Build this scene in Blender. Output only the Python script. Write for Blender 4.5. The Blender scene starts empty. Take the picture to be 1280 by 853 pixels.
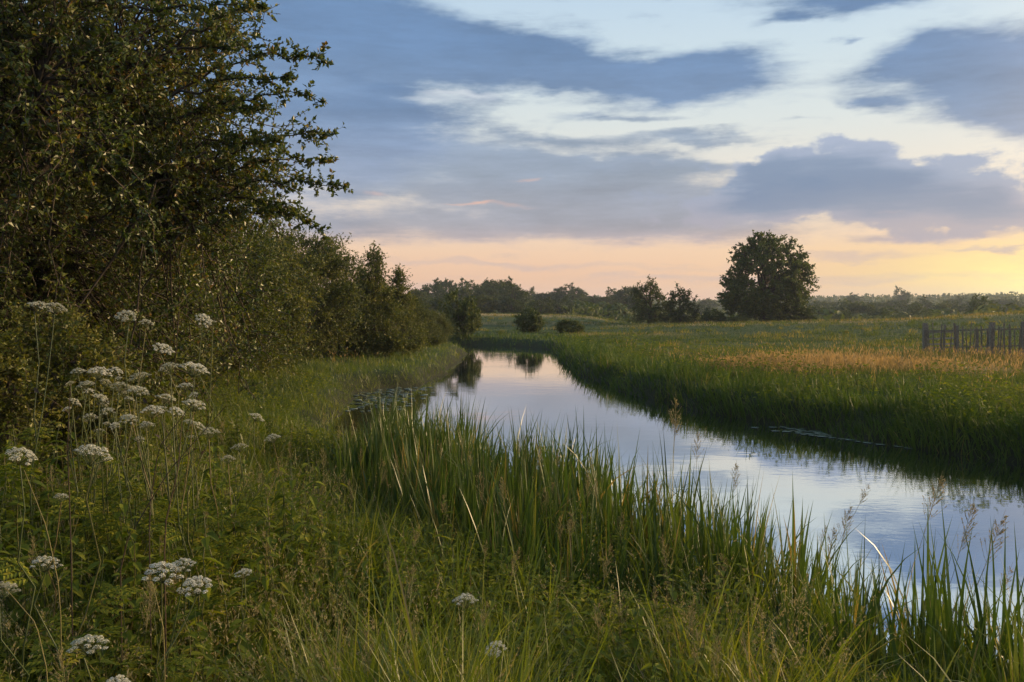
import bpy, math, random
import numpy as np
from mathutils import Vector

rng = np.random.default_rng(7)
random.seed(7)
SC = bpy.context.scene
COL = SC.collection
F = 1067.0          # focal length in pixels of the 1280 px wide frame
EYE = 2.5           # camera height over the water
PITCH = math.atan(38.5 / F)

# ------------------------------------------------------------------ helpers
def ray(px, py):
    u, v = (px - 640) / F, (426.5 - py) / F
    c, s = math.cos(PITCH), math.sin(PITCH)
    return u, c + s * v, -s + c * v

def at(px, py, d):
    """world point seen at that pixel, d metres ahead"""
    x, y, z = ray(px, py)
    k = d / y
    return np.array([x * k, d, EYE + z * k])

def tag(o, label=None, cat=None, group=None, kind=None):
    if label: o['label'] = label
    if cat: o['category'] = cat
    if group: o['group'] = group
    o['kind'] = kind or 'thing'
    return o

def link(name, me, parent=None, mat=None):
    o = bpy.data.objects.new(name, me)
    COL.objects.link(o)
    if parent is not None: o.parent = parent
    if mat is not None and not me.materials: me.materials.append(mat)
    return o

def empty(name, loc, rz=0.0):
    o = bpy.data.objects.new(name, None)
    COL.objects.link(o)
    o.location = loc
    o.rotation_euler = (0, 0, rz)
    o.empty_display_size = 0.2
    return o

def copy_tree(root):
    c = root.copy(); COL.objects.link(c)
    for ch in root.children:
        d = ch.copy(); COL.objects.link(d); d.parent = c
        for g in ch.children:
            e = g.copy(); COL.objects.link(e); e.parent = d
    return c

class MB:
    """collects vertex blocks with quads / tris and a per-vertex random value, links as one mesh"""
    def __init__(self):
        self.v, self.q, self.t, self.r, self.n = [], [], [], [], 0
    def add(self, v, q=None, t=None, r=None):
        v = np.asarray(v, dtype=np.float32).reshape(-1, 3)
        self.v.append(v)
        if q is not None and len(q): self.q.append(np.asarray(q, dtype=np.int64).reshape(-1, 4) + self.n)
        if t is not None and len(t): self.t.append(np.asarray(t, dtype=np.int64).reshape(-1, 3) + self.n)
        self.r.append(np.full(len(v), 0.5, np.float32) if r is None else np.asarray(r, np.float32).reshape(-1))
        self.n += len(v)
    def mesh(self, name, mat=None, smooth=True, extra=None):
        v = np.concatenate(self.v)
        q = np.concatenate(self.q) if self.q else np.zeros((0, 4), np.int64)
        t = np.concatenate(self.t) if self.t else np.zeros((0, 3), np.int64)
        me = bpy.data.meshes.new(name)
        me.vertices.add(len(v)); me.vertices.foreach_set('co', v.ravel())
        idx = np.concatenate([q.ravel(), t.ravel()]).astype(np.int32)
        me.loops.add(len(idx)); me.loops.foreach_set('vertex_index', idx)
        st = np.concatenate([np.arange(len(q)) * 4, len(q) * 4 + np.arange(len(t)) * 3]).astype(np.int32)
        me.polygons.add(len(st)); me.polygons.foreach_set('loop_start', st)
        me.polygons.foreach_set('use_smooth', np.full(len(st), smooth, dtype=bool))
        a = me.attributes.new('rnd', 'FLOAT', 'POINT')
        a.data.foreach_set('value', np.concatenate(self.r))
        if extra is not None:
            a = me.attributes.new('dry', 'FLOAT', 'POINT'); a.data.foreach_set('value', np.asarray(extra, np.float32).reshape(-1))
        me.update(calc_edges=True)
        if mat: me.materials.append(mat)
        return me

def unit(a):
    return a / np.maximum(np.linalg.norm(a, axis=-1, keepdims=True), 1e-9)

def blades(mb, P, L, W, az, lean, bend, segs=3, rnd=None, twist=None, belly=0.0):
    """grass blades: root P, length L, width W, leaning towards az, lean at the root, bend added to the tip (radians)"""
    n = len(P)
    L, W, az, lean, bend = [np.broadcast_to(np.asarray(a, float), (n,)) for a in (L, W, az, lean, bend)]
    rnd = rng.random(n) if rnd is None else rnd
    tw = rng.uniform(0, math.pi, n) if twist is None else twist
    side = np.stack([np.cos(tw), np.sin(tw), np.zeros(n)], 1)
    pts, pos = [], P.astype(float).copy()
    h = np.stack([np.cos(az), np.sin(az), np.zeros(n)], 1)
    for k in range(segs + 1):
        pts.append(pos.copy())
        t = (k + 0.5) / segs
        ang = lean + bend * t ** 1.6
        pos = pos + (h * np.sin(ang)[:, None] + np.array([0, 0, 1.0]) * np.cos(ang)[:, None]) * (L / segs)[:, None]
    V = np.zeros((n, 2 * segs + 1, 3))
    for k in range(segs):
        t = k / segs
        w = W * (0.75 + belly * math.sin(t * 3.14) + 0.25 * (1 - t)) * (1 - t ** 2.2) * 0.5
        V[:, 2 * k] = pts[k] - side * w[:, None]
        V[:, 2 * k + 1] = pts[k] + side * w[:, None]
    V[:, 2 * segs] = pts[segs]
    base = (np.arange(n) * (2 * segs + 1))[:, None]
    q = [base + np.array([[2 * k, 2 * k + 1, 2 * k + 3, 2 * k + 2]]) for k in range(segs - 1)]
    t = base + np.array([[2 * segs - 2, 2 * segs - 1, 2 * segs]])
    mb.add(V.reshape(-1, 3), np.concatenate(q) if q else None, t, np.repeat(rnd, 2 * segs + 1))
    return pts[segs], pts

def leaves(mb, P, D, L, W, rnd=None, fold=0.25, up=None):
    """six-vertex leaves: base, two shoulders, two upper shoulders, tip; D the pointing direction"""
    n = len(P)
    D = unit(D)
    L = np.broadcast_to(np.asarray(L, float), (n,))[:, None]; W = np.broadcast_to(np.asarray(W, float), (n,))[:, None]
    ref = unit(rng.normal(size=(n, 3)) * 0.8 + np.array([0, 0, 0.6])) if up is None else up
    S = unit(np.cross(D, ref)); N = np.cross(S, D)
    V = np.zeros((n, 6, 3))
    V[:, 0] = P
    V[:, 1] = P + D * L * 0.42 - S * W * 0.5 + N * W * fold
    V[:, 2] = P + D * L * 0.42 + S * W * 0.5 + N * W * fold
    V[:, 3] = P + D * L * 0.45 - N * L * 0.02
    V[:, 4] = P + D * L - N * L * 0.10
    V[:, 5] = P + D * L * 0.44
    b = (np.arange(n) * 6)[:, None]
    q = np.concatenate([b + np.array([[0, 3, 4, 1]]), b + np.array([[0, 2, 4, 3]])])
    rnd = rng.random(n) if rnd is None else rnd
    mb.add(V.reshape(-1, 3), q, None, np.repeat(rnd, 6))

def flakes(mb, P, N, S, rnd=None):
    """small square-ish leaf faces, normal N, size S"""
    n = len(P); N = unit(N)
    S = np.broadcast_to(np.asarray(S, float), (n,))[:, None]
    A = unit(np.cross(N, unit(rng.normal(size=(n, 3))))); B = np.cross(N, A)
    V = np.stack([P - A * S * .62, P - B * S * .36 + N * S * .10, P + A * S * .62, P + B * S * .36 + N * S * .10], 1)
    q = (np.arange(n) * 4)[:, None] + np.array([[0, 1, 2, 3]])
    rnd = rng.random(n) if rnd is None else rnd
    mb.add(V.reshape(-1, 3), q, None, np.repeat(rnd, 4))

def tubes(mb, C, R, sides=5, rnd=None):
    """C: (n, k, 3) centre lines, R: (n, k) radii"""
    C = np.asarray(C, float); R = np.asarray(R, float)
    n, k, _ = C.shape
    T = np.zeros_like(C); T[:, 1:-1] = C[:, 2:] - C[:, :-2]; T[:, 0] = C[:, 1] - C[:, 0]; T[:, -1] = C[:, -1] - C[:, -2]
    T = unit(T)
    ref = np.where(np.abs(T[..., 2:3]) > 0.9, np.array([1.0, 0, 0]), np.array([0, 0, 1.0]))
    A = unit(np.cross(T, ref)); B = np.cross(T, A)
    ang = np.arange(sides) / sides * 2 * math.pi
    V = C[:, :, None] + (A[:, :, None] * np.cos(ang)[None, None, :, None] + B[:, :, None] * np.sin(ang)[None, None, :, None]) * R[:, :, None, None]
    b = np.arange(n)[:, None, None] * (k * sides) + np.arange(k - 1)[None, :, None] * sides
    s = np.arange(sides)[None, None, :]; s2 = (s + 1) % sides
    q = np.stack([b + s, b + s2, b + sides + s2, b + sides + s], -1).reshape(-1, 4)
    rnd = rng.random(n) if rnd is None else rnd
    mb.add(V.reshape(-1, 3), q, None, np.repeat(rnd, k * sides))

def curve(p0, p1, n, sag=0.0, jitter=0.0):
    """(m, n, 3) arching lines from p0 to p1, pushed up by sag in the middle"""
    p0 = np.atleast_2d(p0).astype(float); p1 = np.atleast_2d(p1).astype(float)
    t = np.linspace(0, 1, n)[None, :, None]
    c = p0[:, None] * (1 - t) + p1[:, None] * t
    ln = np.linalg.norm(p1 - p0, axis=1)[:, None, None]
    sg = np.broadcast_to(np.asarray(sag, float), (len(p0),))[:, None]
    c[..., 2] += sg * (4 * t * (1 - t))[..., 0] * ln[..., 0]
    if jitter:
        j = rng.normal(size=c.shape) * jitter * ln; j[:, 0] = 0; j[:, -1] *= .3
        c = c + j
    return c

# ------------------------------------------------------------------ materials
def new_mat(name):
    m = bpy.data.materials.new(name); m.use_nodes = True
    nt = m.node_tree; nt.nodes.clear()
    return m, nt, nt.nodes, nt.links

def ramp_node(N, stops):
    r = N.new('ShaderNodeValToRGB')
    e = r.color_ramp.elements
    while len(e) < len(stops): e.new(0.5)
    for k, (p, c) in enumerate(stops):
        e[k].position = p; e[k].color = (*c, 1)
    return r

def foliage(name, stops, trans=0.3, rough=0.5, spec=0.35, obj_var=0.0, tint=(1.3, 1.35, 0.5)):
    m, nt, N, K = new_mat(name)
    at_ = N.new('ShaderNodeAttribute'); at_.attribute_name = 'rnd'
    src = at_.outputs['Fac']
    if obj_var:
        oi = N.new('ShaderNodeObjectInfo')
        ad = N.new('ShaderNodeMath'); ad.operation = 'MULTIPLY_ADD'; ad.inputs[1].default_value = obj_var; ad.inputs[2].default_value = -obj_var / 2
        K.new(oi.outputs['Random'], ad.inputs[0])
        a2 = N.new('ShaderNodeMath'); a2.operation = 'ADD'; a2.use_clamp = True
        K.new(src, a2.inputs[0]); K.new(ad.outputs[0], a2.inputs[1]); src = a2.outputs[0]
    r = ramp_node(N, stops); K.new(src, r.inputs[0])
    p = N.new('ShaderNodeBsdfPrincipled'); K.new(r.outputs[0], p.inputs['Base Color'])
    p.inputs['Roughness'].default_value = rough; p.inputs['Specular IOR Level'].default_value = spec
    tr = N.new('ShaderNodeBsdfTranslucent')
    mx = N.new('ShaderNodeMix'); mx.data_type = 'RGBA'; mx.blend_type = 'MULTIPLY'; mx.inputs[0].default_value = 1
    K.new(r.outputs[0], mx.inputs[6]); mx.inputs[7].default_value = (*tint, 1)
    K.new(mx.outputs[2], tr.inputs[0])
    ms = N.new('ShaderNodeMixShader'); ms.inputs[0].default_value = trans
    K.new(p.outputs[0], ms.inputs[1]); K.new(tr.outputs[0], ms.inputs[2])
    o = N.new('ShaderNodeOutputMaterial'); K.new(ms.outputs[0], o.inputs[0])
    return m

def simple(name, c1, c2, scale=8.0, rough=0.8, bump=0.3):
    m, nt, N, K = new_mat(name)
    tc = N.new('ShaderNodeTexCoord'); no = N.new('ShaderNodeTexNoise'); no.inputs['Scale'].default_value = scale; no.inputs['Detail'].default_value = 6
    K.new(tc.outputs['Object'], no.inputs['Vector'])
    r = ramp_node(N, [(0.3, c1), (0.7, c2)]); K.new(no.outputs['Fac'], r.inputs[0])
    p = N.new('ShaderNodeBsdfPrincipled'); K.new(r.outputs[0], p.inputs['Base Color']); p.inputs['Roughness'].default_value = rough
    p.inputs['Specular IOR Level'].default_value = 0.25
    b = N.new('ShaderNodeBump'); b.inputs['Strength'].default_value = bump; b.inputs['Distance'].default_value = 0.02
    K.new(no.outputs['Fac'], b.inputs['Height']); K.new(b.outputs[0], p.inputs['Normal'])
    o = N.new('ShaderNodeOutputMaterial'); K.new(p.outputs[0], o.inputs[0])
    return m

M = {}
M['grass'] = foliage('meadow_grass_green', [(0, (.062, .096, .014)), (.5, (.130, .158, .020)), (.85, (.21, .205, .028)), (.95, (.24, .19, .06)), (1, (.27, .20, .08))], .42, .40, .45)
M['lush'] = foliage('bank_grass_green', [(0, (.042, .076, .016)), (.6, (.080, .122, .021)), (.92, (.13, .150, .03)), (1, (.19, .155, .05))], .36, .55, .18)
M['leftbank'] = foliage('left_bank_grass', [(0, (.060, .095, .015)), (.55, (.115, .145, .020)), (1, (.20, .18, .035))], .42, .42, .4)
M['meadow'] = foliage('pasture_grass', [(0, (.055, .085, .020)), (.5, (.105, .125, .028)), (.8, (.18, .16, .045)), (1, (.28, .20, .075))], .38, .6, .12)
M['field'] = foliage('field_grass', [(0, (.026, .054, .020)), (.5, (.044, .074, .024)), (.75, (.12, .115, .038)), (1, (.32, .21, .08))], .35, .6, .2)  # greens darkened in the colour itself, as if the field lay in shade
M['dry'] = foliage('dry_grass_tan', [(0, (.17, .15, .045)), (.5, (.32, .225, .085)), (1, (.46, .32, .14))], .4, .6, .2, tint=(1.1, 1.0, .8))
M['reed'] = foliage('reed_blade_green', [(0, (.036, .068, .017)), (.55, (.064, .105, .021)), (.9, (.12, .145, .03)), (1, (.26, .18, .06))], .34, .36, .5, .25)
M['herb'] = foliage('herb_leaf_green', [(0, (.066, .096, .015)), (.6, (.145, .170, .018)), (1, (.24, .225, .028))], .40, .62, .12, .2)
M['haw'] = foliage('hawthorn_leaf', [(0, (.042, .066, .015)), (.45, (.075, .102, .018)), (.86, (.14, .145, .022)), (.97, (.19, .145, .025)), (1, (.20, .12, .028))], .32, .4, .5)
M['hedge'] = foliage('hedge_leaf', [(0, (.048, .066, .014)), (.6, (.092, .106, .017)), (1, (.16, .15, .025))], .33, .5, .35, .2)
M['oak'] = foliage('oak_leaf', [(0, (.048, .074, .015)), (.6, (.088, .118, .020)), (1, (.15, .155, .026))], .3, .5, .3)
M['far'] = foliage('distant_leaf', [(0, (.040, .060, .018)), (.6, (.070, .092, .022)), (1, (.12, .125, .032))], .28, .6, .2, .7)
M['umbel'] = foliage('umbel_white', [(0, (.32, .32, .18)), (.35, (.53, .52, .38)), (.7, (.68, .66, .55)), (1, (.78, .76, .66))], .3, .7, .2, .45, tint=(1, 1, .9))
M['stem'] = foliage('green_stem', [(0, (.04, .06, .018)), (.7, (.075, .09, .025)), (1, (.13, .10, .035))], .1, .45, .4, .4)
M['darkstem'] = foliage('dry_dark_stem', [(0, (.035, .024, .016)), (1, (.07, .045, .025))], .05, .6, .3)
M['straw'] = foliage('straw_stalk', [(0, (.15, .13, .045)), (1, (.24, .20, .075))], .1, .5, .3)
M['panicle'] = foliage('grass_panicle', [(0, (.20, .19, .08)), (.6, (.30, .26, .12)), (1, (.40, .33, .17))], .35, .6, .2, .2, tint=(1.1, 1, .8))
M['bark'] = simple('bark', (.035, .028, .02), (.085, .068, .05), 14, .9, .6)
M['wood'] = simple('weathered_fence_wood', (.11, .095, .075), (.28, .245, .19), 22, .85, .5)
M['litrail'] = simple('sunlit_split_rail', (.26, .22, .17), (.42, .37, .29), 22, .8, .4)  # lighter copy of the fence wood, standing in for sunlight on the rails
M['pad'] = foliage('lily_pad_leaf', [(0, (.06, .085, .05)), (1, (.11, .135, .08))], .05, .25, .6, .4)

# ground
m, nt, N, K = new_mat('ground_soil_and_turf')
geo = N.new('ShaderNodeNewGeometry')
n1 = N.new('ShaderNodeTexNoise'); n1.inputs['Scale'].default_value = .09; n1.inputs['Detail'].default_value = 8; n1.inputs['Roughness'].default_value = .65
n2 = N.new('ShaderNodeTexNoise'); n2.inputs['Scale'].default_value = 2.5; n2.inputs['Detail'].default_value = 8; n2.inputs['Roughness'].default_value = .7
K.new(geo.outputs['Position'], n1.inputs['Vector']); K.new(geo.outputs['Position'], n2.inputs['Vector'])
r1 = ramp_node(N, [(.3, (.028, .054, .019)), (.55, (.046, .074, .023)), (.70, (.11, .10, .038)), (.8, (.065, .08, .026))]); K.new(n1.outputs['Fac'], r1.inputs[0])
r2 = ramp_node(N, [(.3, (.55, .55, .55)), (.7, (1.25, 1.25, 1.2))]); K.new(n2.outputs['Fac'], r2.inputs[0])
mx = N.new('ShaderNodeMix'); mx.data_type = 'RGBA'; mx.blend_type = 'MULTIPLY'; mx.inputs[0].default_value = 1
K.new(r1.outputs[0], mx.inputs[6]); K.new(r2.outputs[0], mx.inputs[7])
atd = N.new('ShaderNodeAttribute'); atd.attribute_name = 'dry'  # tan of dry grass, plus the sunlit look of the field brows
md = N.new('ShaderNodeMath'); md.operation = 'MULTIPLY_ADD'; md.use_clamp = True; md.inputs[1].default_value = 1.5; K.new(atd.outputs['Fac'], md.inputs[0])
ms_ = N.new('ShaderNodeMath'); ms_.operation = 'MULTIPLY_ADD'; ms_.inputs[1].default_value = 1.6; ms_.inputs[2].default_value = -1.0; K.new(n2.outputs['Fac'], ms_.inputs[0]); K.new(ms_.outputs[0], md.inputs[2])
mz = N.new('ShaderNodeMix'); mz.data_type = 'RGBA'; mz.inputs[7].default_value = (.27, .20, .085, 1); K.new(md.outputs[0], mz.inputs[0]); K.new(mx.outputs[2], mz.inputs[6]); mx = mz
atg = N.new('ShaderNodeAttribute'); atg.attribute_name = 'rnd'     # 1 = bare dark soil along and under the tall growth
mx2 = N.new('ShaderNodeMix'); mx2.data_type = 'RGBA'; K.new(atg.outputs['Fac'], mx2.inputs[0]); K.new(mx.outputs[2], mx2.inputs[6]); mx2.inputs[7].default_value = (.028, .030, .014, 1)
p = N.new('ShaderNodeBsdfPrincipled'); K.new(mx2.outputs[2], p.inputs['Base Color']); p.inputs['Roughness'].default_value = .95; p.inputs['Specular IOR Level'].default_value = .1
b = N.new('ShaderNodeBump'); b.inputs['Strength'].default_value = .6; b.inputs['Distance'].default_value = .12
K.new(n2.outputs['Fac'], b.inputs['Height']); K.new(b.outputs[0], p.inputs['Normal'])
o = N.new('ShaderNodeOutputMaterial'); K.new(p.outputs[0], o.inputs[0]); M['ground'] = m

# water
m, nt, N, K = new_mat('river_water')
geo = N.new('ShaderNodeNewGeometry')
mp = N.new('ShaderNodeMapping'); mp.inputs['Scale'].default_value = (1.0, 1.9, 1); K.new(geo.outputs['Position'], mp.inputs['Vector'])
na = N.new('ShaderNodeTexNoise'); na.inputs['Scale'].default_value = 1.1; na.inputs['Detail'].default_value = 2; K.new(mp.outputs[0], na.inputs['Vector'])
nb = N.new('ShaderNodeTexNoise'); nb.inputs['Scale'].default_value = 5.5; nb.inputs['Detail'].default_value = 3; nb.inputs['Distortion'].default_value = .5; K.new(mp.outputs[0], nb.inputs['Vector'])
nc = N.new('ShaderNodeTexNoise'); nc.inputs['Scale'].default_value = .25; nc.inputs['Detail'].default_value = 2; K.new(geo.outputs['Position'], nc.inputs['Vector'])
gate = ramp_node(N, [(.45, (.03,) * 3), (.66, (1,) * 3)]); K.new(nc.outputs['Fac'], gate.inputs[0])
mu = N.new('ShaderNodeMath'); mu.operation = 'MULTIPLY'; K.new(nb.outputs['Fac'], mu.inputs[0]); K.new(gate.outputs[0], mu.inputs[1])
b1 = N.new('ShaderNodeBump'); b1.inputs['Strength'].default_value = 1; b1.inputs['Distance'].default_value = .0017; K.new(na.outputs['Fac'], b1.inputs['Height'])
b2 = N.new('ShaderNodeBump'); b2.inputs['Strength'].default_value = 1; b2.inputs['Distance'].default_value = .0012; K.new(mu.outputs[0], b2.inputs['Height']); K.new(b1.outputs[0], b2.inputs['Normal'])
gl = N.new('ShaderNodeBsdfGlossy'); gl.inputs['Roughness'].default_value = .03; gl.inputs['Color'].default_value = (.93, .95, .97, 1); K.new(b2.outputs[0], gl.inputs['Normal'])
df = N.new('ShaderNodeBsdfDiffuse'); df.inputs['Color'].default_value = (.012, .016, .012, 1)
fr = N.new('ShaderNodeFresnel'); fr.inputs['IOR'].default_value = 1.33; K.new(b2.outputs[0], fr.inputs['Normal'])
ma = N.new('ShaderNodeMath'); ma.operation = 'MULTIPLY_ADD'; ma.inputs[1].default_value = .25; ma.inputs[2].default_value = .75; ma.use_clamp = True; K.new(fr.outputs[0], ma.inputs[0])
ms = N.new('ShaderNodeMixShader'); K.new(ma.outputs[0], ms.inputs[0]); K.new(df.outputs[0], ms.inputs[1]); K.new(gl.outputs[0], ms.inputs[2])
o = N.new('ShaderNodeOutputMaterial'); K.new(ms.outputs[0], o.inputs[0]); M['water'] = m

# ------------------------------------------------------------------ terrain
WATER = np.array([(7, -8), (5.7, 1), (4.0, 3.8), (3.0, 5.1), (2.4, 6.2), (1.2, 8.6), (-0.3, 10.8), (-1.6, 12.5), (-3.0, 14.2), (-3.9, 17),
                  (-4.3, 22), (-4.8, 25.3), (-4.3, 27.2), (-3.0, 28.4), (-2.75, 34), (-2.65, 42), (-2.7, 50), (-4.2, 56), (-9, 60), (-16, 62), (-24, 63),
                  (-24, 67), (-16, 66.5), (-8, 64.5), (-1, 61), (2.2, 56), (2.6, 50), (2.45, 43), (2.65, 33), (3.7, 25), (4.9, 20.4), (6.9, 16.2), (8.4, 13.7), (10.6, 10), (12.6, 5), (14, -8)], float)

def sdist(x, y):
    """signed distance to the water's edge, positive on land"""
    x = np.asarray(x, float); y = np.asarray(y, float)
    best = np.full(x.shape, 1e9); inside = np.zeros(x.shape, bool)
    for i in range(len(WATER)):
        a, b = WATER[i], WATER[(i + 1) % len(WATER)]
        ab = b - a
        t = np.clip(((x - a[0]) * ab[0] + (y - a[1]) * ab[1]) / (ab @ ab), 0, 1)
        best = np.minimum(best, np.hypot(x - a[0] - ab[0] * t, y - a[1] - ab[1] * t))
        cond = (a[1] > y) != (b[1] > y)
        with np.errstate(divide='ignore', invalid='ignore'):
            xi = a[0] + (y - a[1]) / (b[1] - a[1] + 1e-12) * ab[0]
        inside ^= cond & (x < xi)
    return np.where(inside, -best, best) + .20 * wob(x, y, 1.0) + .10 * wob(x + 3, y, 2.7)

def sst(a, b, x):
    t = np.clip((x - a) / (b - a), 0, 1); return t * t * (3 - 2 * t)

def wob(x, y, s):
    return (np.sin(x * s + 1.3) * np.cos(y * s * .83 + .4) + .5 * np.sin(x * s * 2.3 - y * s * 1.7 + 2) + .3 * np.cos(x * s * 4.1 + y * s * 3.7)) / 1.8

def ground(x, y):
    x = np.asarray(x, float); y = np.asarray(y, float)
    sd = sdist(x, y)
    h = .50 + .06 * wob(x, y, .45) + .02 * wob(x, y, 2.1)
    h = h + .38 * sst(-1, -7, x) * sst(24, 6, y) + .15 * sst(1.0, 6, sd)
    h = h + .08 * sst(12, 40, y) * sst(2, 12, x)
    u = x * 100 / np.maximum(y, 25)                      # how far to the right one looks
    wr = sst(7, 20, u)
    crest = .50 + .50 * sst(8, 45, u) + .95 * sst(40, 66, u)
    prof = np.interp(y, [34, 46, 58, 76, 92, 112, 145, 190], [0, -.16, -.10, .12, .26, -.45, -1.9, -2.9])
    far_r = prof + (crest - .60) * sst(50, 90, y) * (1 - sst(94, 150, y))
    h = h + wr * np.where(y > 34, far_r, 0)
    h = h - .10 * np.exp(-((y - 27) / 6) ** 2) * sst(8, 14, x)
    h = h - .22 * np.exp(-((x + 4.6) / 2.4) ** 2 - ((y - 18.5) / 3.6) ** 2)
    h = h + (1 - wr) * 1.35 * np.exp(-((x + 8) / 34) ** 2 - ((y - 136) / 30) ** 2)
    r = np.hypot(x, y); azm = np.arctan2(x, np.maximum(y, 1))
    h = h + 12.8 * sst(330, 950, r) * (1 + .10 * wob(x, y, .006)) * (.62 + .38 * sst(.20, .34, azm) + .12 * sst(.06, -.08, azm)) + 2.5 * sst(170, 420, r) * (1 - wr)
    h = h + 3.2 * np.exp(-((x - 25) / 70) ** 2 - ((y - 285) / 38) ** 2)
    h = h + .3 * wob(x, y, .035) * sst(110, 250, r)
    h = np.where(sd < 0, h, h)
    e = sst(-.35, .75, sd)
    bed = -.12 - .5 * sst(0, -1.6, sd)
    return bed * (1 - e) + h * e

def graded(lo, hi, dense_lo, dense_hi, step, grow):
    a = list(np.arange(dense_lo, dense_hi + 1e-6, step))
    s = step
    while a[-1] < hi: s *= grow; a.append(a[-1] + s)
    s = step
    while a[0] > lo: s *= grow; a.insert(0, a[0] - s)
    return np.array(a)

gx = graded(-1500, 1500, -10, 18, .3, 1.09)
gy = graded(-160, 1500, -2, 42, .3, 1.07)
X, Y = np.meshgrid(gx, gy)
Z = ground(X, Y)
sdg = sdist(X, Y)
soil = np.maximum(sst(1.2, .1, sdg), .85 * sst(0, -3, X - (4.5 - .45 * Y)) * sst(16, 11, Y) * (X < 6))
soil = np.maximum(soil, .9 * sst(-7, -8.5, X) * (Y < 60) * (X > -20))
mb = MB()
nx, ny = len(gx), len(gy)
ii = np.arange(nx * ny).reshape(ny, nx)
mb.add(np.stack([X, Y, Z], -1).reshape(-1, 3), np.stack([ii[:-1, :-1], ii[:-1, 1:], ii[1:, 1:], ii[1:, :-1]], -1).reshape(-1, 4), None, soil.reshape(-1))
def dry_lit_tan(X, Y):  # tan bands of dry grass; the brow fringes put low sunlight into the colour
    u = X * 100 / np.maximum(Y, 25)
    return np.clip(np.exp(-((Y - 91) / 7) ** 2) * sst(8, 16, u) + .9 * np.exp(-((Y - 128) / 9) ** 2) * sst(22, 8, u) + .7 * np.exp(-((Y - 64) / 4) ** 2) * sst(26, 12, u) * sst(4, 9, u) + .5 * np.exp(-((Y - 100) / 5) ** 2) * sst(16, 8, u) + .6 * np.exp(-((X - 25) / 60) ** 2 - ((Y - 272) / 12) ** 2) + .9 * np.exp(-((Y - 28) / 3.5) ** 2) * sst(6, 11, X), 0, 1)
g = link('ground', mb.mesh('ground', M['ground'], extra=dry_lit_tan(X, Y)))
tag(g, 'rolling green meadow ground with soft river banks under the grass', 'ground', kind='structure')

mb = MB()
wx = np.linspace(-26, 16, 30); wy = np.linspace(-9, 69, 50)
X, Y = np.meshgrid(wx, wy); ii = np.arange(1500).reshape(50, 30)
mb.add(np.stack([X, Y, 0 * X], -1).reshape(-1, 3), np.stack([ii[:-1, :-1], ii[:-1, 1:], ii[1:, 1:], ii[1:, :-1]], -1).reshape(-1, 4))
tag(link('river', mb.mesh('river', M['water'])), 'still river reflecting the evening sky between grassy banks', 'river', kind='structure')

# ------------------------------------------------------------------ woody plants
def lobes(D, k, amp, seed):
    r = np.random.default_rng(seed)
    dirs = unit(r.normal(size=(k, 3)))
    a = r.uniform(-.5, 1, k)
    return 1 + amp * (np.exp(-((1 - D @ dirs.T) / .16)) * a).sum(1)

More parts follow.
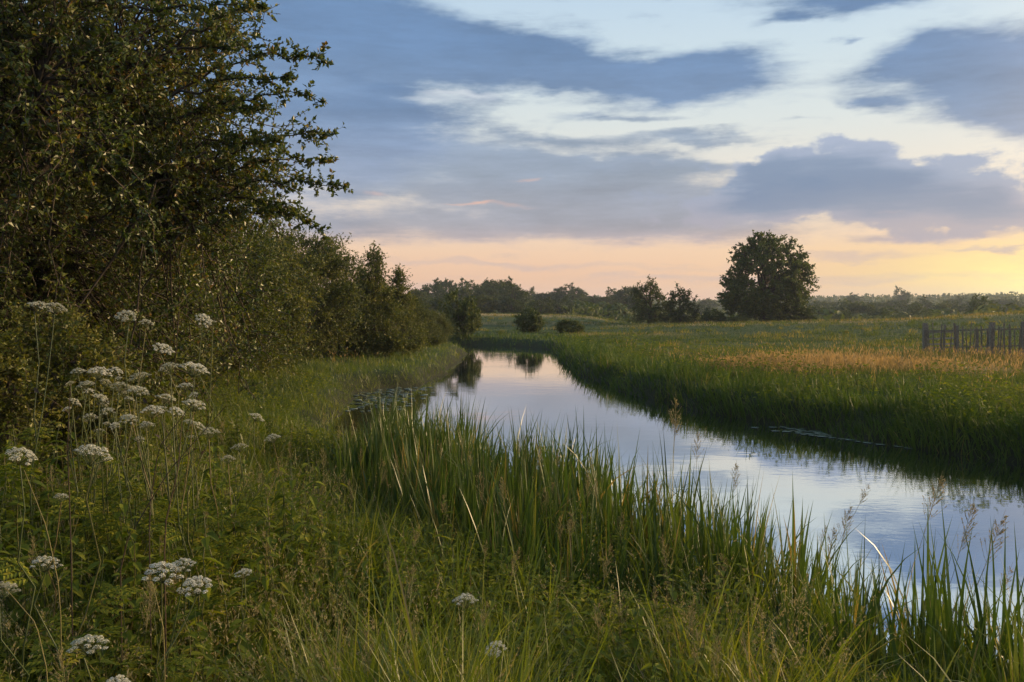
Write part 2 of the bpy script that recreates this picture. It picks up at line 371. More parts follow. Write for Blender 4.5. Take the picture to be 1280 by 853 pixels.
def woody(seed, H, R, base, tips, leaf, per_tip, limbs=10, trunks=1, trunk_r=.12, spread=.5, twig=.5, flat=1.0, rosette=True, sprays=None, low=.0, shell=.42, amp=.35, dense_nodes=9, leafs=None, full=1.0, power=1.0, dome=.5, taper=0.0):
    """a tree or shrub: tapered trunk(s), limbs, twigs and leaves. H height, R crown radius, base height of the crown's bottom.
    returns (wood MB, crown MB) in local coordinates"""
    global rng
    keep = rng; rng = np.random.default_rng(seed)
    wood, crown = MB(), MB()
    cz = base + (H - base) * dome
    def env(D):
        e = lobes(D, 14, amp, seed + 5)
        hz = np.where(D[:, 2] > 0, (H - base) * (1 - dome), (H - base) * dome)
        q = np.abs(D) ** (2 / power) if power != 1 else None
        if power != 1:            # squarer than an ellipsoid
            D = D * (1 / (q.sum(1) ** (power / 2)))[:, None]
        hr = R * (1 - taper * np.clip(D[:, 2], -.3, 1))
        return D * np.stack([hr, hr, hz], 1) * e[:, None]
    # limbs
    K_ = limbs
    D = unit(rng.normal(size=(K_, 3)) * np.array([1, 1, .8]) + np.array([0, 0, .35]))
    ends = env(D) * rng.uniform(.55, .8, (K_, 1)) + np.array([0, 0, cz])
    if trunks == 1:
        t0 = np.stack([np.zeros(K_), np.zeros(K_), rng.uniform(max(base * .7, .15 * H), .6 * H, K_)], 1)
        tr = np.zeros((1, 7, 3)); tr[0, :, 2] = np.linspace(-.2, H * .82, 7); tr[0, 1:, :2] = np.cumsum(rng.normal(size=(6, 2)) * .012 * H, 0)
        tubes(wood, tr, trunk_r * np.array([[1.35, 1.0, .85, .68, .5, .3, .1]]), 9)
        for i in range(K_):
            z = t0[i, 2]; t0[i, :2] = [np.interp(z, tr[0, :, 2], tr[0, :, j]) for j in (0, 1)]
    else:
        t0 = np.stack([rng.uniform(-.15, .15, K_) * R, rng.uniform(-.15, .15, K_) * R, np.full(K_, -.15)], 1)
    lc = curve(t0, ends, 8, .10, .03)
    tubes(wood, lc, trunk_r * np.linspace(.55 if trunks == 1 else .8, .12, 8)[None, :] * rng.uniform(.6, 1, (K_, 1)), 6)
    nodes = lc[:, 2:].reshape(-1, 3)
    if trunks == 1 and rosette is False: nodes = np.concatenate([nodes, tr[0, 3:]])
    # twig tips
    D = unit(rng.normal(size=(tips, 3)))
    rad = shell + (1 - shell) * rng.random(tips) ** .6
    T = env(D) * rad[:, None] + np.array([0, 0, cz])
    T = T[T[:, 2] > low]
    if full < 1: T = T[rng.random(len(T)) < full]
    d2 = ((T[:, None] - nodes[None]) ** 2).sum(-1)
    nb = nodes[np.argmin(d2 + rng.random(d2.shape) * .1 * R * R, 1)]
    tw = curve(nb, T, 6, rng.uniform(-.02, .2, len(T)), .035)
    tubes(wood, tw, trunk_r * .12 * np.linspace(1, .18, 6)[None, :] * np.ones((len(T), 1)), 4)
    leafs = leafs or leaf
    # leafy shoots round every tip
    nsh = per_tip
    ti = np.repeat(np.arange(len(T)), nsh)
    tt = rng.uniform(.35, 1.0, len(ti))
    k0 = np.minimum((tt * 5).astype(int), 4); fr_ = tt * 5 - k0
    S0 = tw[ti, k0] * (1 - fr_)[:, None] + tw[ti, k0 + 1] * fr_[:, None]
    out = unit(T - np.array([0, 0, cz]) + 1e-6)[ti]
    sd_ = unit(out * .7 + rng.normal(size=(len(ti), 3)) * .75 + np.array([0, 0, .12]))
    sl = twig * rng.uniform(.35, 1.1, len(ti))
    S1 = S0 + sd_ * sl[:, None]
    sh = curve(S0, S1, 4, rng.uniform(-.05, .1, len(ti)), .04)
    tubes(wood, sh, trunk_r * .035 * np.linspace(1, .4, 4)[None, :] * np.ones((len(ti), 1)) + .0008, 3)
    shoots = [sh]; thin = 0; n_main = len(sh)
    rn = [np.clip(rng.normal(.45, .2, len(T)), 0, 1)[ti]]
    if sprays is not None:
        for (p0, p1, sag, n_side, jl) in sprays:
            p0 = np.array(p0, float); p1 = np.array(p1, float)
            mc = curve(p0, p1, 12, sag, .018)
            ln = np.linalg.norm(p1 - p0)
            tubes(wood, mc, np.linspace(.014, .003, 12)[None, :], 5)
            tt = np.sort(rng.uniform(.25, 1, n_side)); k0 = np.minimum((tt * 11).astype(int), 10); f = (tt * 11 - k0)[:, None]
            q0 = mc[0, k0] * (1 - f) + mc[0, k0 + 1] * f
            dv = unit(unit((p1 - p0)[None]) * .9 + rng.normal(size=(n_side, 3)) * .75)
            q1 = q0 + dv * (jl * rng.uniform(.3, 1.1, n_side) * (1.25 - tt))[:, None]
            sc = curve(q0, q1, 4, .05, .05)
            tubes(wood, sc, np.linspace(.004, .0015, 4)[None, :] * np.ones((n_side, 1)), 4)
            shoots.append(sc); rn.append(np.clip(rng.normal(.5, .2, n_side), 0, 1)); thin += n_side + 5 + n_side
            # the spray's own outer half also bears leaves, and second-order shoots
            seg = np.stack([mc[0, i:i + 4] for i in range(4, 9)]); shoots.append(seg); rn.append(np.full(5, .5))
            n2 = n_side
            ii_ = rng.integers(0, n_side, n2); tt2 = rng.uniform(.3, 1, n2); k2 = np.minimum((tt2 * 3).astype(int), 2); f2 = (tt2 * 3 - k2)[:, None]
            q0 = sc[ii_, k2] * (1 - f2) + sc[ii_, k2 + 1] * f2
            q1 = q0 + unit(dv[ii_] + rng.normal(size=(n2, 3)) * .8) * rng.uniform(.05, .16, n2)[:, None]
            s2 = curve(q0, q1, 4, .04, .05)
            tubes(wood, s2, np.full((n2, 4), .0014), 3)
            shoots.append(s2); rn.append(np.clip(rng.normal(.5, .2, n2), 0, 1))
    sh = np.concatenate(shoots); rr = np.concatenate(rn)
    n = len(sh)
    for j in range(dense_nodes):
        t = (j + rng.random(n)) / dense_nodes * 3
        k = np.minimum(t.astype(int), 2); f = (t - k)[:, None]
        P = sh[np.arange(n), k] * (1 - f) + sh[np.arange(n), k + 1] * f
        ax = unit(sh[:, 3] - sh[:, 0])
        Dv = unit(ax * .45 + rng.normal(size=(n, 3)) * .8 + np.array([0, 0, .15]))
        L = leafs * rng.uniform(.6, 1.25, n)
        if thin:                  # the sprays are airier than the body of the crown
            keep_ = (np.arange(n) < n_main) | (rng.random(n) < .55)
        else: keep_ = np.ones(n, bool)
        rv = np.clip(rr + rng.normal(size=n) * .22, 0, 1)
        if rosette: leaves(crown, P[keep_], Dv[keep_], L[keep_], L[keep_] * .62, rv[keep_])
        else: flakes(crown, P + Dv * L[:, None] * .4, unit(rng.normal(size=(n, 3)) + np.array([0, 0, .7])), L, rv)
    rng = keep
    return wood, crown

def plant_tree(name, wood, crown, leafmat, loc, rz=0, scale=None, label=None, cat='tree', group=None):
    t = empty(name, loc, rz)
    link('trunk', wood.mesh(name + '_trunk', M['bark']), t)
    link('crown', crown.mesh(name + '_crown', leafmat, smooth=False), t)
    if scale: t.scale = scale
    tag(t, label, cat, group)
    return t

def gz(x, y): return float(ground(np.array([x]), np.array([y]))[0])

# --- the near hawthorn: real sprays reach out over the meadow
hx, hy = -5.6, 9.2
hz0 = gz(hx, hy)
def loc_(px, py, d):
    p = at(px, py, d); return (p[0] - hx, p[1] - hy, p[2] - hz0)
sprays = [
    (loc_(215, 118, 8.6), loc_(412, 82, 8.2), .12, 34, .30), (loc_(215, 120, 8.4), loc_(372, 98, 8.1), .05, 22, .22),
    (loc_(200, 165, 8.8), loc_(402, 128, 8.4), .10, 26, .28), (loc_(215, 150, 8.8), loc_(345, 140, 8.4), .05, 22, .22),
    (loc_(230, 215, 9.0), loc_(420, 168, 8.5), .08, 34, .34), (loc_(230, 235, 9.0), loc_(408, 205, 8.5), .08, 30, .32),
    (loc_(230, 262, 9.0), loc_(430, 236, 8.6), .09, 36, .36), (loc_(240, 262, 9.0), loc_(404, 292, 8.6), .14, 32, .32),
    (loc_(220, 60, 8.6), loc_(330, 8, 8.2), .08, 26, .30), (loc_(200, 70, 8.6), loc_(322, 62, 8.3), .06, 26, .30), (loc_(150, 10, 7.5), loc_(322, -6, 7.2), -.05, 18, .22),
    (loc_(205, 190, 8.6), loc_(356, 178, 8.3), .05, 30, .34), (loc_(230, 280, 9.2), loc_(372, 268, 8.8), .05, 32, .34),
]
wood, crown = woody(11, 7.8, 2.62, -.3, 1500, .053, 12, limbs=18, trunks=1, trunk_r=.15, twig=.5, sprays=sprays, low=.15, shell=.30, amp=.15, dense_nodes=14, power=.74, taper=.22)
plant_tree('hawthorn_tree', wood, crown, M['haw'], (hx, hy, hz0), label='tall dark hawthorn leaning over the umbel flowers, long leafy sprays against the sky', cat='tree')

# --- the hedge running away behind it
protos = []
for s, (H, R) in enumerate([(4.6, 2.6), (4.0, 2.5), (5.0, 2.3)]):
    protos.append(woody(40 + s, H, R, -.5, 620, .088, 9, limbs=14, trunks=4, trunk_r=.08, twig=.6, low=.05, shell=.45, amp=.3, dense_nodes=10, power=.75, dome=.45))
hedge_meshes = [(w.mesh('shrub_trunk', M['bark']), c.mesh('shrub_crown', M['hedge'], smooth=False)) for w, c in protos]
HB = [  # x, y, variant, rotation, scale xy, scale z, label
    (-9.6, 6.0, 0, .3, 1.15, 1.35, 'bulky dark shrub at the hedge end nearest the viewer, behind the umbels'),
    (-6.9, 12.4, 1, 5.2, .9, 1.25, 'dense dark hedge shrub filling the space right behind the hawthorn'),
    (-8.2, 12.6, 2, 1.2, 1.3, 1.25, 'tall dark hedge shrub close behind the overhanging hawthorn'),
    (-8.9, 17.0, 1, 2.0, 1.15, 1.12, 'broad brownish hedge shrub second behind the overhanging hawthorn'),
    (-9.0, 21.8, 0, 2.6, 1.15, .98, 'rounded olive hedge shrub halfway along the left hedge'),
    (-9.0, 26.8, 1, .7, 1.1, 1.2, 'even-topped olive hedge shrub before the spiky one'),
    (-8.6, 32.5, 2, 4.0, 1.1, 1.02, 'hedge shrub with upright spiky shoots breaking the hedge top'),
    (-8.4, 38.0, 0, 5.0, 1.05, .96, 'hedge shrub sloping down beyond the spiky-topped one'),
    (-7.6, 44.0, 1, 3.1, 1.0, .82, 'low rounded hedge shrub third from the far end'),
    (-6.6, 49.5, 0, 1.9, .9, .60, 'low yellow-green hedge shrub second from the far end'),
    (-5.8, 55.0, 1, 4.4, .75, .48, 'small yellow-green shrub ending the hedge beside the river bend'),
]
for x, y, v, rz, sx, sz, lab in HB:
    t = empty('hedge_shrub', (x, y, gz(x, y) - .05), rz)
    link('trunk', hedge_meshes[v][0], t); link('crown', hedge_meshes[v][1], t)
    t.scale = (sx, sx, sz); tag(t, lab, 'shrub', 'shrubs of the long left hedge')

w_, c_ = woody(61, 4.6, 1.5, -.4, 330, .10, 9, limbs=12, trunk_r=.07, twig=.6, low=.05, shell=.4, amp=.25, dense_nodes=9, dome=.25, taper=.75)
cone = (w_.mesh('shrub_trunk', M['bark']), c_.mesh('shrub_crown', M['hedge'], smooth=False))
for x, y, rz, sx, sz, lab in [(-5.9, 36.5, .4, 1.0, .97, 'pointed dark shrub with spiky top standing out of the hedge line'),
                              (-5.6, 41.5, 2.2, 1.0, .84, 'second pointed shrub, just beyond the spiky-topped one'),
                              (-5.4, 47.5, 4.0, 1.1, .58, 'shorter pointed shrub near the far end of the hedge')]:
    t = empty('hedge_shrub', (x, y, gz(x, y) - .05), rz); link('trunk', cone[0], t); link('crown', cone[1], t)
    t.scale = (sx, sx, sz); tag(t, lab, 'shrub', 'shrubs of the long left hedge')
t = empty('bramble_bush', (-4.35, 7.0, gz(-4.35, 7.0)), 1.0)
link('trunk', hedge_meshes[1][0], t); link('crown', hedge_meshes[1][1], t)
t.scale = (.5, .5, .42); tag(t, 'low dark bramble bush at the foot of the leaning hawthorn', 'bush')
# --- the big lone oak
d = 104.0
p = at(957, 408, d); zg = gz(p[0], d)
Ht = at(957, 290, d)[2] - zg
wood, crown = woody(79, Ht * 1.03, 5.8, -.6, 1150, .22, 10, limbs=24, trunk_r=.42, twig=.5, low=.2, shell=.42, amp=.05, dense_nodes=7, rosette=False, dome=.38, taper=.04, power=1.0)
plant_tree('oak_tree', wood, crown, M['oak'], (p[0], d, zg), rz=.4, label='large lone oak with domed crown standing on the meadow brow', cat='tree')

# --- background trees and bushes
bt = []
for s, (H, R, bs, tips, lf) in enumerate([(10, 4.2, 1.0, 200, .44), (9, 4.8, .3, 200, .44), (11, 3.9, 1.6, 180, .44), (10, 4.0, -.8, 260, .30)]):
    w, c = woody(90 + s, H, R, bs, tips, lf, 7, limbs=12, trunk_r=.32, twig=1.1, low=.5, shell=.5, amp=.4, dense_nodes=6, rosette=False)
    bt.append((w.mesh('tree_trunk', M['bark']), c.mesh('tree_crown', M['far'], smooth=False), H, R))
bb = []
for s, (H, R, lf) in enumerate([(3.0, 2.0, .22), (2.6, 2.2, .22), (3.2, 1.8, .22)]):
    w, c = woody(120 + s, H, R, .0, 150, lf, 7, limbs=9, trunks=3, trunk_r=.08, twig=.7, low=.05, shell=.45, amp=.65, dense_nodes=6, rosette=False)
    bb.append((w.mesh('bush_trunk', M['bark']), c.mesh('bush_crown', M['far'], smooth=False), H, R))

def far_plant(name, kinds, k, px, pytop, d, wpx, label, cat, group=None):
    """a tree d metres away whose crown is wpx wide and whose top is at pytop in the photograph"""
    tr, cr, H, R = kinds[k % len(kinds)]
    p = at(px, pytop, d); zg = gz(p[0], d)
    h = max(p[2] - zg, .8) * 1.08; w = wpx * d / F
    t = empty(name, (p[0], d, zg - .05), rng.uniform(0, 6.28))
    link('trunk', tr, t); link('crown', cr, t)
    t.scale = (w / (2.1 * R), w / (2.1 * R), h / H)
    tag(t, label, cat, group)
    return t

far_plant('hawthorn_tree', bt, 3, 812, 355, 108, 50, 'open-crowned dark tree, first of the pair west of the lone oak', 'tree')
far_plant('hawthorn_tree', bt, 3, 851, 363, 106, 40, 'thin-topped dark tree between the open-crowned tree and the lone oak', 'tree')
BUSH = [(580, 378, 64, 46, 'dark round bush just beyond the end of the left hedge'),
        (662, 390, 70, 36, 'dark round bush alone on the slope above the river bend'),
        (712, 402, 68, 36, 'low dark bush beside the river bend, lower than its neighbour'),
        (892, 391, 100, 34, 'dark bush close against the left foot of the lone oak'),
        (922, 398, 97, 24, 'small paler bush in front of the lone oak'),
        (990, 386, 103, 56, 'leafy bush under the right side of the lone oak'),
        (1232, 382, 170, 44, 'dark low bush on the skyline above the wooden fence'),
        (872, 396, 112, 30, 'bush in the gap between the dark tree pair and the lone oak')]
for k, (px, py, d, w, lab) in enumerate(BUSH):
    far_plant('bush', bb, k, px, py, d, w, lab, 'bush')
# hillside trees left of centre
T1 = [(520, 364, 210, 44), (540, 360, 240, 46), (556, 353, 270, 30), (572, 361, 230, 40), (590, 358, 260, 44), (608, 362, 225, 40), (625, 352, 240, 46), (640, 360, 215, 38),
      (612, 356, 290, 36), (652, 364, 260, 34), (660, 366, 330, 30), (676, 368, 300, 30), (690, 366, 330, 34), (705, 361, 300, 32), (722, 362, 310, 26),
      (716, 368, 270, 30), (742, 372, 300, 34), (760, 372, 280, 30), (782, 360, 260, 34), (770, 366, 300, 30), (795, 368, 240, 30), (640, 374, 170, 36), (675, 378, 165, 40), (600, 372, 170, 50),
      (740, 380, 190, 36), (700, 377, 190, 40), (770, 381, 180, 34), (560, 374, 150, 46)]
for k, (px, py, d, w) in enumerate(T1):
    far_plant('field_tree', bt[:3], k, px, py, d, w, 'blue-green field tree in the wooded hillside beyond the river bend', 'tree', 'trees on the hillside beyond the river bend')
T2 = [(1030, 378, 330, 46), (1055, 381, 260, 44), (1078, 384, 220, 46), (1098, 379, 300, 40), (1128, 366, 520, 22), (1118, 378, 380, 36), (1140, 383, 270, 36), (1156, 379, 330, 34),
      (1178, 384, 240, 34), (1196, 384, 260, 30), (1210, 378, 360, 34), (1190, 376, 430, 30), (1250, 375, 420, 34), (1272, 380, 330, 34), (1105, 390, 190, 50), (1045, 392, 170, 44), (1068, 373, 480, 30),
      (1020, 388, 190, 40), (1150, 389, 200, 36), (870, 382, 300, 34), (885, 376, 420, 30), (1300, 377, 360, 40)]
for k, (px, py, d, w) in enumerate(T2):
    far_plant('valley_bush', bt[:3] if py < 380 else bb, k, px, py, d, w, 'rounded hazy bush among the scrub of the valley under the far wood', 'bush', 'bushes scattered over the far valley')

# far-off woodland on the ridge: one mass
mb = MB()
n = 2600
ang = rng.uniform(-.62, .62, n); rad = 560 + 520 * rng.random(n) ** .7
cx, cy = rad * np.sin(ang), rad * np.cos(ang); cz = ground(cx, cy)
hh = rng.uniform(4.5, 7.5, n) * np.where(rng.random(n) < .06, 1.25, 1)
per = 34
ci = np.repeat(np.arange(n), per)
D = unit(rng.normal(size=(n * per, 3)))
conif = (rng.random(n) < .35)[ci]
tz = rng.random(n * per)
rr = np.where(conif, (1 - tz) * .34 + .05, .55 * np.sqrt(np.clip(1 - (2 * tz - 1) ** 2, 0, 1)) + .08)
P = np.stack([cx[ci] + D[:, 0] * rr * hh[ci], cy[ci] + D[:, 1] * rr * hh[ci], cz[ci] + tz * hh[ci]], 1)
flakes(mb, P, D + np.array([0, 0, .4]), hh[ci] * .26, np.repeat(rng.random(n), per))
tag(link('woodland', mb.mesh('woodland', M['far'], smooth=False)), 'far-off dark wood covering the ridge along the horizon', 'woodland', kind='stuff')
# rough scrub between the fields and the wood
mb = MB()
n = 4200
ang = rng.uniform(-.62, .62, n); rad = 150 + 430 * rng.random(n) ** .85
cx, cy = rad * np.sin(ang), rad * np.cos(ang)
ok = wob(cx, cy, .02) + .35 * rng.normal(size=n) > -.75
ok &= ~((cx < 12) & (cy < 215)) & ~(((cx - 25) / 75) ** 2 + ((cy - 265) / 34) ** 2 < 1)
cx, cy = cx[ok], cy[ok]; n = len(cx); cz = ground(cx, cy); hh = rng.uniform(1.8, 4.4, n)
per = 34; ci = np.repeat(np.arange(n), per)
D = unit(rng.normal(size=(n * per, 3)) + np.array([0, 0, .3]))
P = np.stack([cx[ci] + D[:, 0] * .8 * hh[ci], cy[ci] + D[:, 1] * .8 * hh[ci], cz[ci] + (D[:, 2] * .5 + .45) * hh[ci]], 1)
flakes(mb, P, D, hh[ci] * .28, np.repeat(rng.random(n), per))
tag(link('scrub', mb.mesh('scrub', M['far'], smooth=False)), 'rough low scrub covering the far fields below the wood', 'scrub', kind='stuff')

# ------------------------------------------------------------------ grass
def scatter(n, y0, y1, power=1.0, margin=.06, xlim=None):
    """points spread so that they are even in the picture: density falls with distance"""
    u = rng.random(n)
    y = (y0 ** (1 - power) + u * (y1 ** (1 - power) - y0 ** (1 - power))) ** (1 / (1 - power)) if abs(power - 1) > 1e-6 else y0 * (y1 / y0) ** u
    hw = y * (640 / F + margin) + 1.0
    x = rng.uniform(-1, 1, n) * hw
    return x, y

def clump(x, y, s, seed):
    r = np.random.default_rng(seed); a, b, c = r.uniform(0, 6, 3)
    return .5 + .5 * np.clip(np.sin(x * s + a + 1.3 * np.sin(y * s * .7 + b)) * np.sin(y * s * 1.1 + c + 1.1 * np.sin(x * s * .9)) * 1.3 + .25 * np.sin(x * s * 3.1 + y * s * 2.7), -1, 1)

# near meadow on the viewer's bank
x, y = scatter(200000, 1.55, 15, .75)
sd = sdist(x, y)
ok = (sd > .15) & (x < 8) & (x < 5 - .1 * y) & (x > -9.5)
ok &= ~((np.hypot(x, y) < 1.5))
reedzone = (sd < 1.7) & (y > 4)
ok &= rng.random(len(x)) < np.where(sd < 2.3, .22, 1)
x, y, sd = x[ok], y[ok], sd[ok]
c1 = clump(x, y, 2.2, 1); c2 = clump(x, y, .9, 2)
n = len(x)
kind = rng.random(n); tall = rng.random(n) < .10
L = (.18 + .27 * c1 + .13 * c2) * rng.uniform(.5, 1.25, n) * (1 - .40 * sst(6, 12, y)) * (1 + .18 * (y < 6)) * np.where(clump(x, y, 1.6, 88) > .62, 1.3, .95) * np.where((x > -.3) & (sd < 3.5), .82, 1)
broad = kind < .26
W = np.where(broad, rng.uniform(.010, .017, n), rng.uniform(.0045, .009, n)) * (1 + .02 * y)
L = np.where(broad, L * 1.1, L); L = np.where(tall, np.maximum(L * 1.25, rng.uniform(.42, .72, n) * (1 - .3 * sst(6, 12, y))), L)
P = np.stack([x, y, ground(x, y) - .02], 1)
mb = MB()
blades(mb, P, L, W, rng.uniform(0, 6.28, n), rng.uniform(.03, .38, n), np.where(rng.random(n) < .42, rng.uniform(.9, 2.3, n), rng.uniform(.1, .9, n)), 5,
       np.clip(.25 + .35 * clump(x, y, 1.1, 5) + rng.normal(size=n) * .2 - .08 + .45 * (rng.random(n) < .09), 0, 1), belly=.15)
tag(link('meadow_grass', mb.mesh('meadow_grass', M['grass'])), 'thick tangled green grass filling the near bank at the viewer\'s feet', 'grass', kind='stuff')

# low leafy ground cover between the blades
x, y = scatter(260000, 1.6, 26, .72)
sd = sdist(x, y)
cv = clump(x, y, 1.3, 9)
ok = (sd > np.where(y < 12, 1.3, .5)) & (x < 4.2 - .1 * y) & (x > -9.5) & (np.hypot(x, y) > 1.5) & ((y < 13) | (x < -3)) & (rng.random(len(x)) < .5 + .5 * (cv > .45))
x, y, cv = x[ok], y[ok], cv[ok]; n = len(x)
P = np.stack([x, y, ground(x, y) + rng.random(n) ** .7 * (.10 + .34 * cv) * (1 - .4 * sst(6, 12, y))], 1)
mb = MB()
D = np.stack([rng.normal(size=n), rng.normal(size=n), rng.uniform(-.25, .5, n)], 1)
Lf = (.018 + .055 * rng.random(n) ** 2.2) * (1 + .03 * y)
leaves(mb, P, D, Lf, Lf * rng.uniform(.35, .6, n), np.clip(rng.normal(.45, .25, n), 0, 1), up=unit(np.stack([rng.normal(size=n) * .35, rng.normal(size=n) * .35, np.ones(n)], 1)))
tag(link('undergrowth', mb.mesh('undergrowth', M['herb'], smooth=False)), 'low leafy weeds and cleavers tangled through the near grass', 'undergrowth', kind='stuff')

# left bank between hedge and river
x, y = scatter(230000, 11, 66, 1.05)
sd = sdist(x, y)
ok = (sd > .0) & (x < 2) & (x > -10.5) & ((y > 13) | (x < -3))
x, y, sd = x[ok], y[ok], sd[ok]; n = len(x)
c1 = clump(x, y, 1.0, 12)
c1 = np.clip(c1 * .5 + .5 * clump(x, y, 2.6, 32), 0, 1)
L = (.10 + .30 * c1 ** 1.5) * rng.uniform(.5, 1.3, n) * np.where(sd < .8, 1.0, 1) * np.where((y < 24) & (sd < 2.5), .6, 1)
P = np.stack([x, y, ground(x, y) - .03], 1)
mb = MB()
blades(mb, P, L, .0058 * (1 + .05 * y) * rng.uniform(.6, 1.5, n), rng.uniform(0, 6.28, n), rng.uniform(.03, .5, n), np.where(rng.random(n) < .45, rng.uniform(.9, 2.1, n), rng.uniform(.1, .9, n)), 4,
       np.clip(.0 + .25 * clump(x, y, 2.1, 33) + .5 * clump(x, y, .55, 3) + rng.normal(size=n) * .2, 0, 1))
tag(link('bank_grass', mb.mesh('bank_grass', M['leftbank'])), 'yellow-green grass on the strip between the hedge and the river', 'grass', kind='stuff')

x, y = scatter(90000, 10.5, 30, .8)
sd = sdist(x, y)
ok = (sd > -.05) & (sd < 3.5) & (x < -1.9) & (x > -8.5)
x, y, sd = x[ok], y[ok], sd[ok]; n = len(x)
c1 = clump(x, y, 2.4, 36)
P = np.stack([x, y, ground(x, y) - .02], 1)
mb = MB()
blades(mb, P, (.10 + .30 * c1) * rng.uniform(.5, 1.3, n), .0075 * (1 + .02 * y) * rng.uniform(.6, 1.4, n), rng.uniform(0, 6.28, n), rng.uniform(.03, .6, n), rng.uniform(.2, 1.9, n), 4, np.clip(.05 + .3 * clump(x, y, 1.2, 37) + .3 * clump(x, y, .5, 38) + rng.normal(size=n) * .2, 0, 1))
tag(link('inlet_grass', mb.mesh('inlet_grass', M['leftbank'])), 'short tufted grass round the lily pad inlet', 'grass', kind='stuff')

# tall lush edge of the far bank
x, y = scatter(190000, 9, 66, 1.1)
sd = sdist(x, y)
ok = (sd > -.12) & (sd < 4.2) & ((x > 2) | (y > 58)) & (x > .3 * (60 - y) * 0 - 30) & (rng.random(len(x)) < np.where(sd < 1.6, 1, .45))
x, y, sd = x[ok], y[ok], sd[ok]; n = len(x)
c1 = clump(x, y, 1.2, 21)
c1 = np.clip(c1 * .6 + .4 * clump(x, y, 3.1, 22), 0, 1) ** 1.3
L = (.24 + .60 * c1) * rng.uniform(.5, 1.25, n) * np.where(sd < 1.8, 1.0, .62)
P = np.stack([x, y, ground(x, y) - .03], 1)
az = np.where((rng.random(n) < .5) & (sd < .6), np.pi + rng.normal(size=n) * .5, rng.uniform(0, 6.28, n))
mb = MB()
blades(mb, P, L, .0105 * (1 + .05 * y) * rng.uniform(.6, 1.5, n), az, rng.uniform(.02, .45, n), np.where(rng.random(n) < .4, rng.uniform(.9, 2.1, n), rng.uniform(.1, .8, n)), 4,
       np.clip(.0 + .45 * clump(x, y, .6, 8) + .25 * clump(x, y, 2.3, 18) + rng.normal(size=n) * .2, 0, 1), belly=.2)
tag(link('riverside_sedge', mb.mesh('riverside_sedge', M['lush'])), 'tall dark green sedge fringing the opposite river bank', 'sedge', kind='stuff')

# leafy weeds mixed into the bank
x, y = scatter(110000, 9, 60, 1.05)
sd = sdist(x, y)
cv = clump(x, y, 1.1, 66)
ok = (sd > .1) & (sd < 5.5) & (x > 1.5) & (rng.random(len(x)) < np.clip(cv * 1.7 - .45, .03, 1))
x, y, cv = x[ok], y[ok], cv[ok]; n = len(x)
P = np.stack([x, y, ground(x, y) + rng.random(n) ** .6 * (.15 + .55 * cv)], 1)
Lf = rng.uniform(.04, .10, n) * (1 + .02 * y)
mb = MB()
leaves(mb, P, np.stack([rng.normal(size=n), rng.normal(size=n), rng.uniform(-.3, .4, n)], 1), Lf, Lf * rng.uniform(.35, .6, n), np.clip(rng.normal(.4, .22, n), 0, 1), up=unit(np.stack([rng.normal(size=n) * .4, rng.normal(size=n) * .4, np.ones(n)], 1)))
tag(link('bank_weeds', mb.mesh('bank_weeds', M['herb'], smooth=False)), 'leafy weeds mixed through the sedge of the opposite bank', 'weeds', kind='stuff')

# meadow behind it
x, y = scatter(230000, 13, 62, 1.2)
sd = sdist(x, y)
ok = (sd > 2.0) & (x > 2)
x, y, sd = x[ok], y[ok], sd[ok]; n = len(x)
c1 = clump(x, y, .8, 31)
L = (.10 + .22 * np.clip(c1 * .5 + .5 * clump(x, y, 2.3, 51), 0, 1)) * rng.uniform(.5, 1.3, n) * np.where(y > 40, .6, 1)
P = np.stack([x, y, ground(x, y) - .03], 1)
mb = MB()
blades(mb, P, L, .006 * (1 + .06 * y) * rng.uniform(.7, 1.4, n), rng.uniform(0, 6.28, n), rng.uniform(.03, .4, n), rng.uniform(.1, 1.0, n), 2,
       np.clip(-.05 + .45 * clump(x, y, .35, 6) + .3 * clump(x, y, 1.4, 61) + rng.normal(size=n) * .2, 0, 1))
tag(link('pasture_grass', mb.mesh('pasture_grass', M['meadow'])), 'mid-height green meadow grass behind the opposite bank', 'grass', kind='stuff')

# tan seed-headed band
x, y = scatter(120000, 19, 44, 1.0)
sd = sdist(x, y)
t_ = (x - 6.5) / 12
band = np.exp(-((y - (26.0 + .16 * x)) / 2.9) ** 2) * sst(1.0, 7, x)
ok = (sd > 2.6) & (rng.random(len(x)) < (band + .022 * (y > 17)) * np.clip(1.6 * clump(x * .6, y, .55, 14) - .22, .1, 1))
x, y = x[ok], y[ok]; n = len(x)
P = np.stack([x, y, ground(x, y) - .03], 1)
mb = MB()
L = rng.uniform(.22, .46, n)
tip, pts = blades(mb, P, L, .011 * (1 + .02 * y), rng.uniform(0, 6.28, n), rng.uniform(.02, .25, n), rng.uniform(.05, .6, n), 3, np.clip(rng.normal(.5, .25, n), 0, 1))
leaves(mb, pts[2] * .4 + pts[3] * .6, tip - pts[2] + rng.normal(size=(n, 3)) * .01, .15, .03, np.clip(rng.normal(.65, .2, n), 0, 1))
tag(link('dry_grass', mb.mesh('dry_grass', M['dry'])), 'tan dry seeding grass in a band across the opposite meadow', 'grass', kind='stuff')

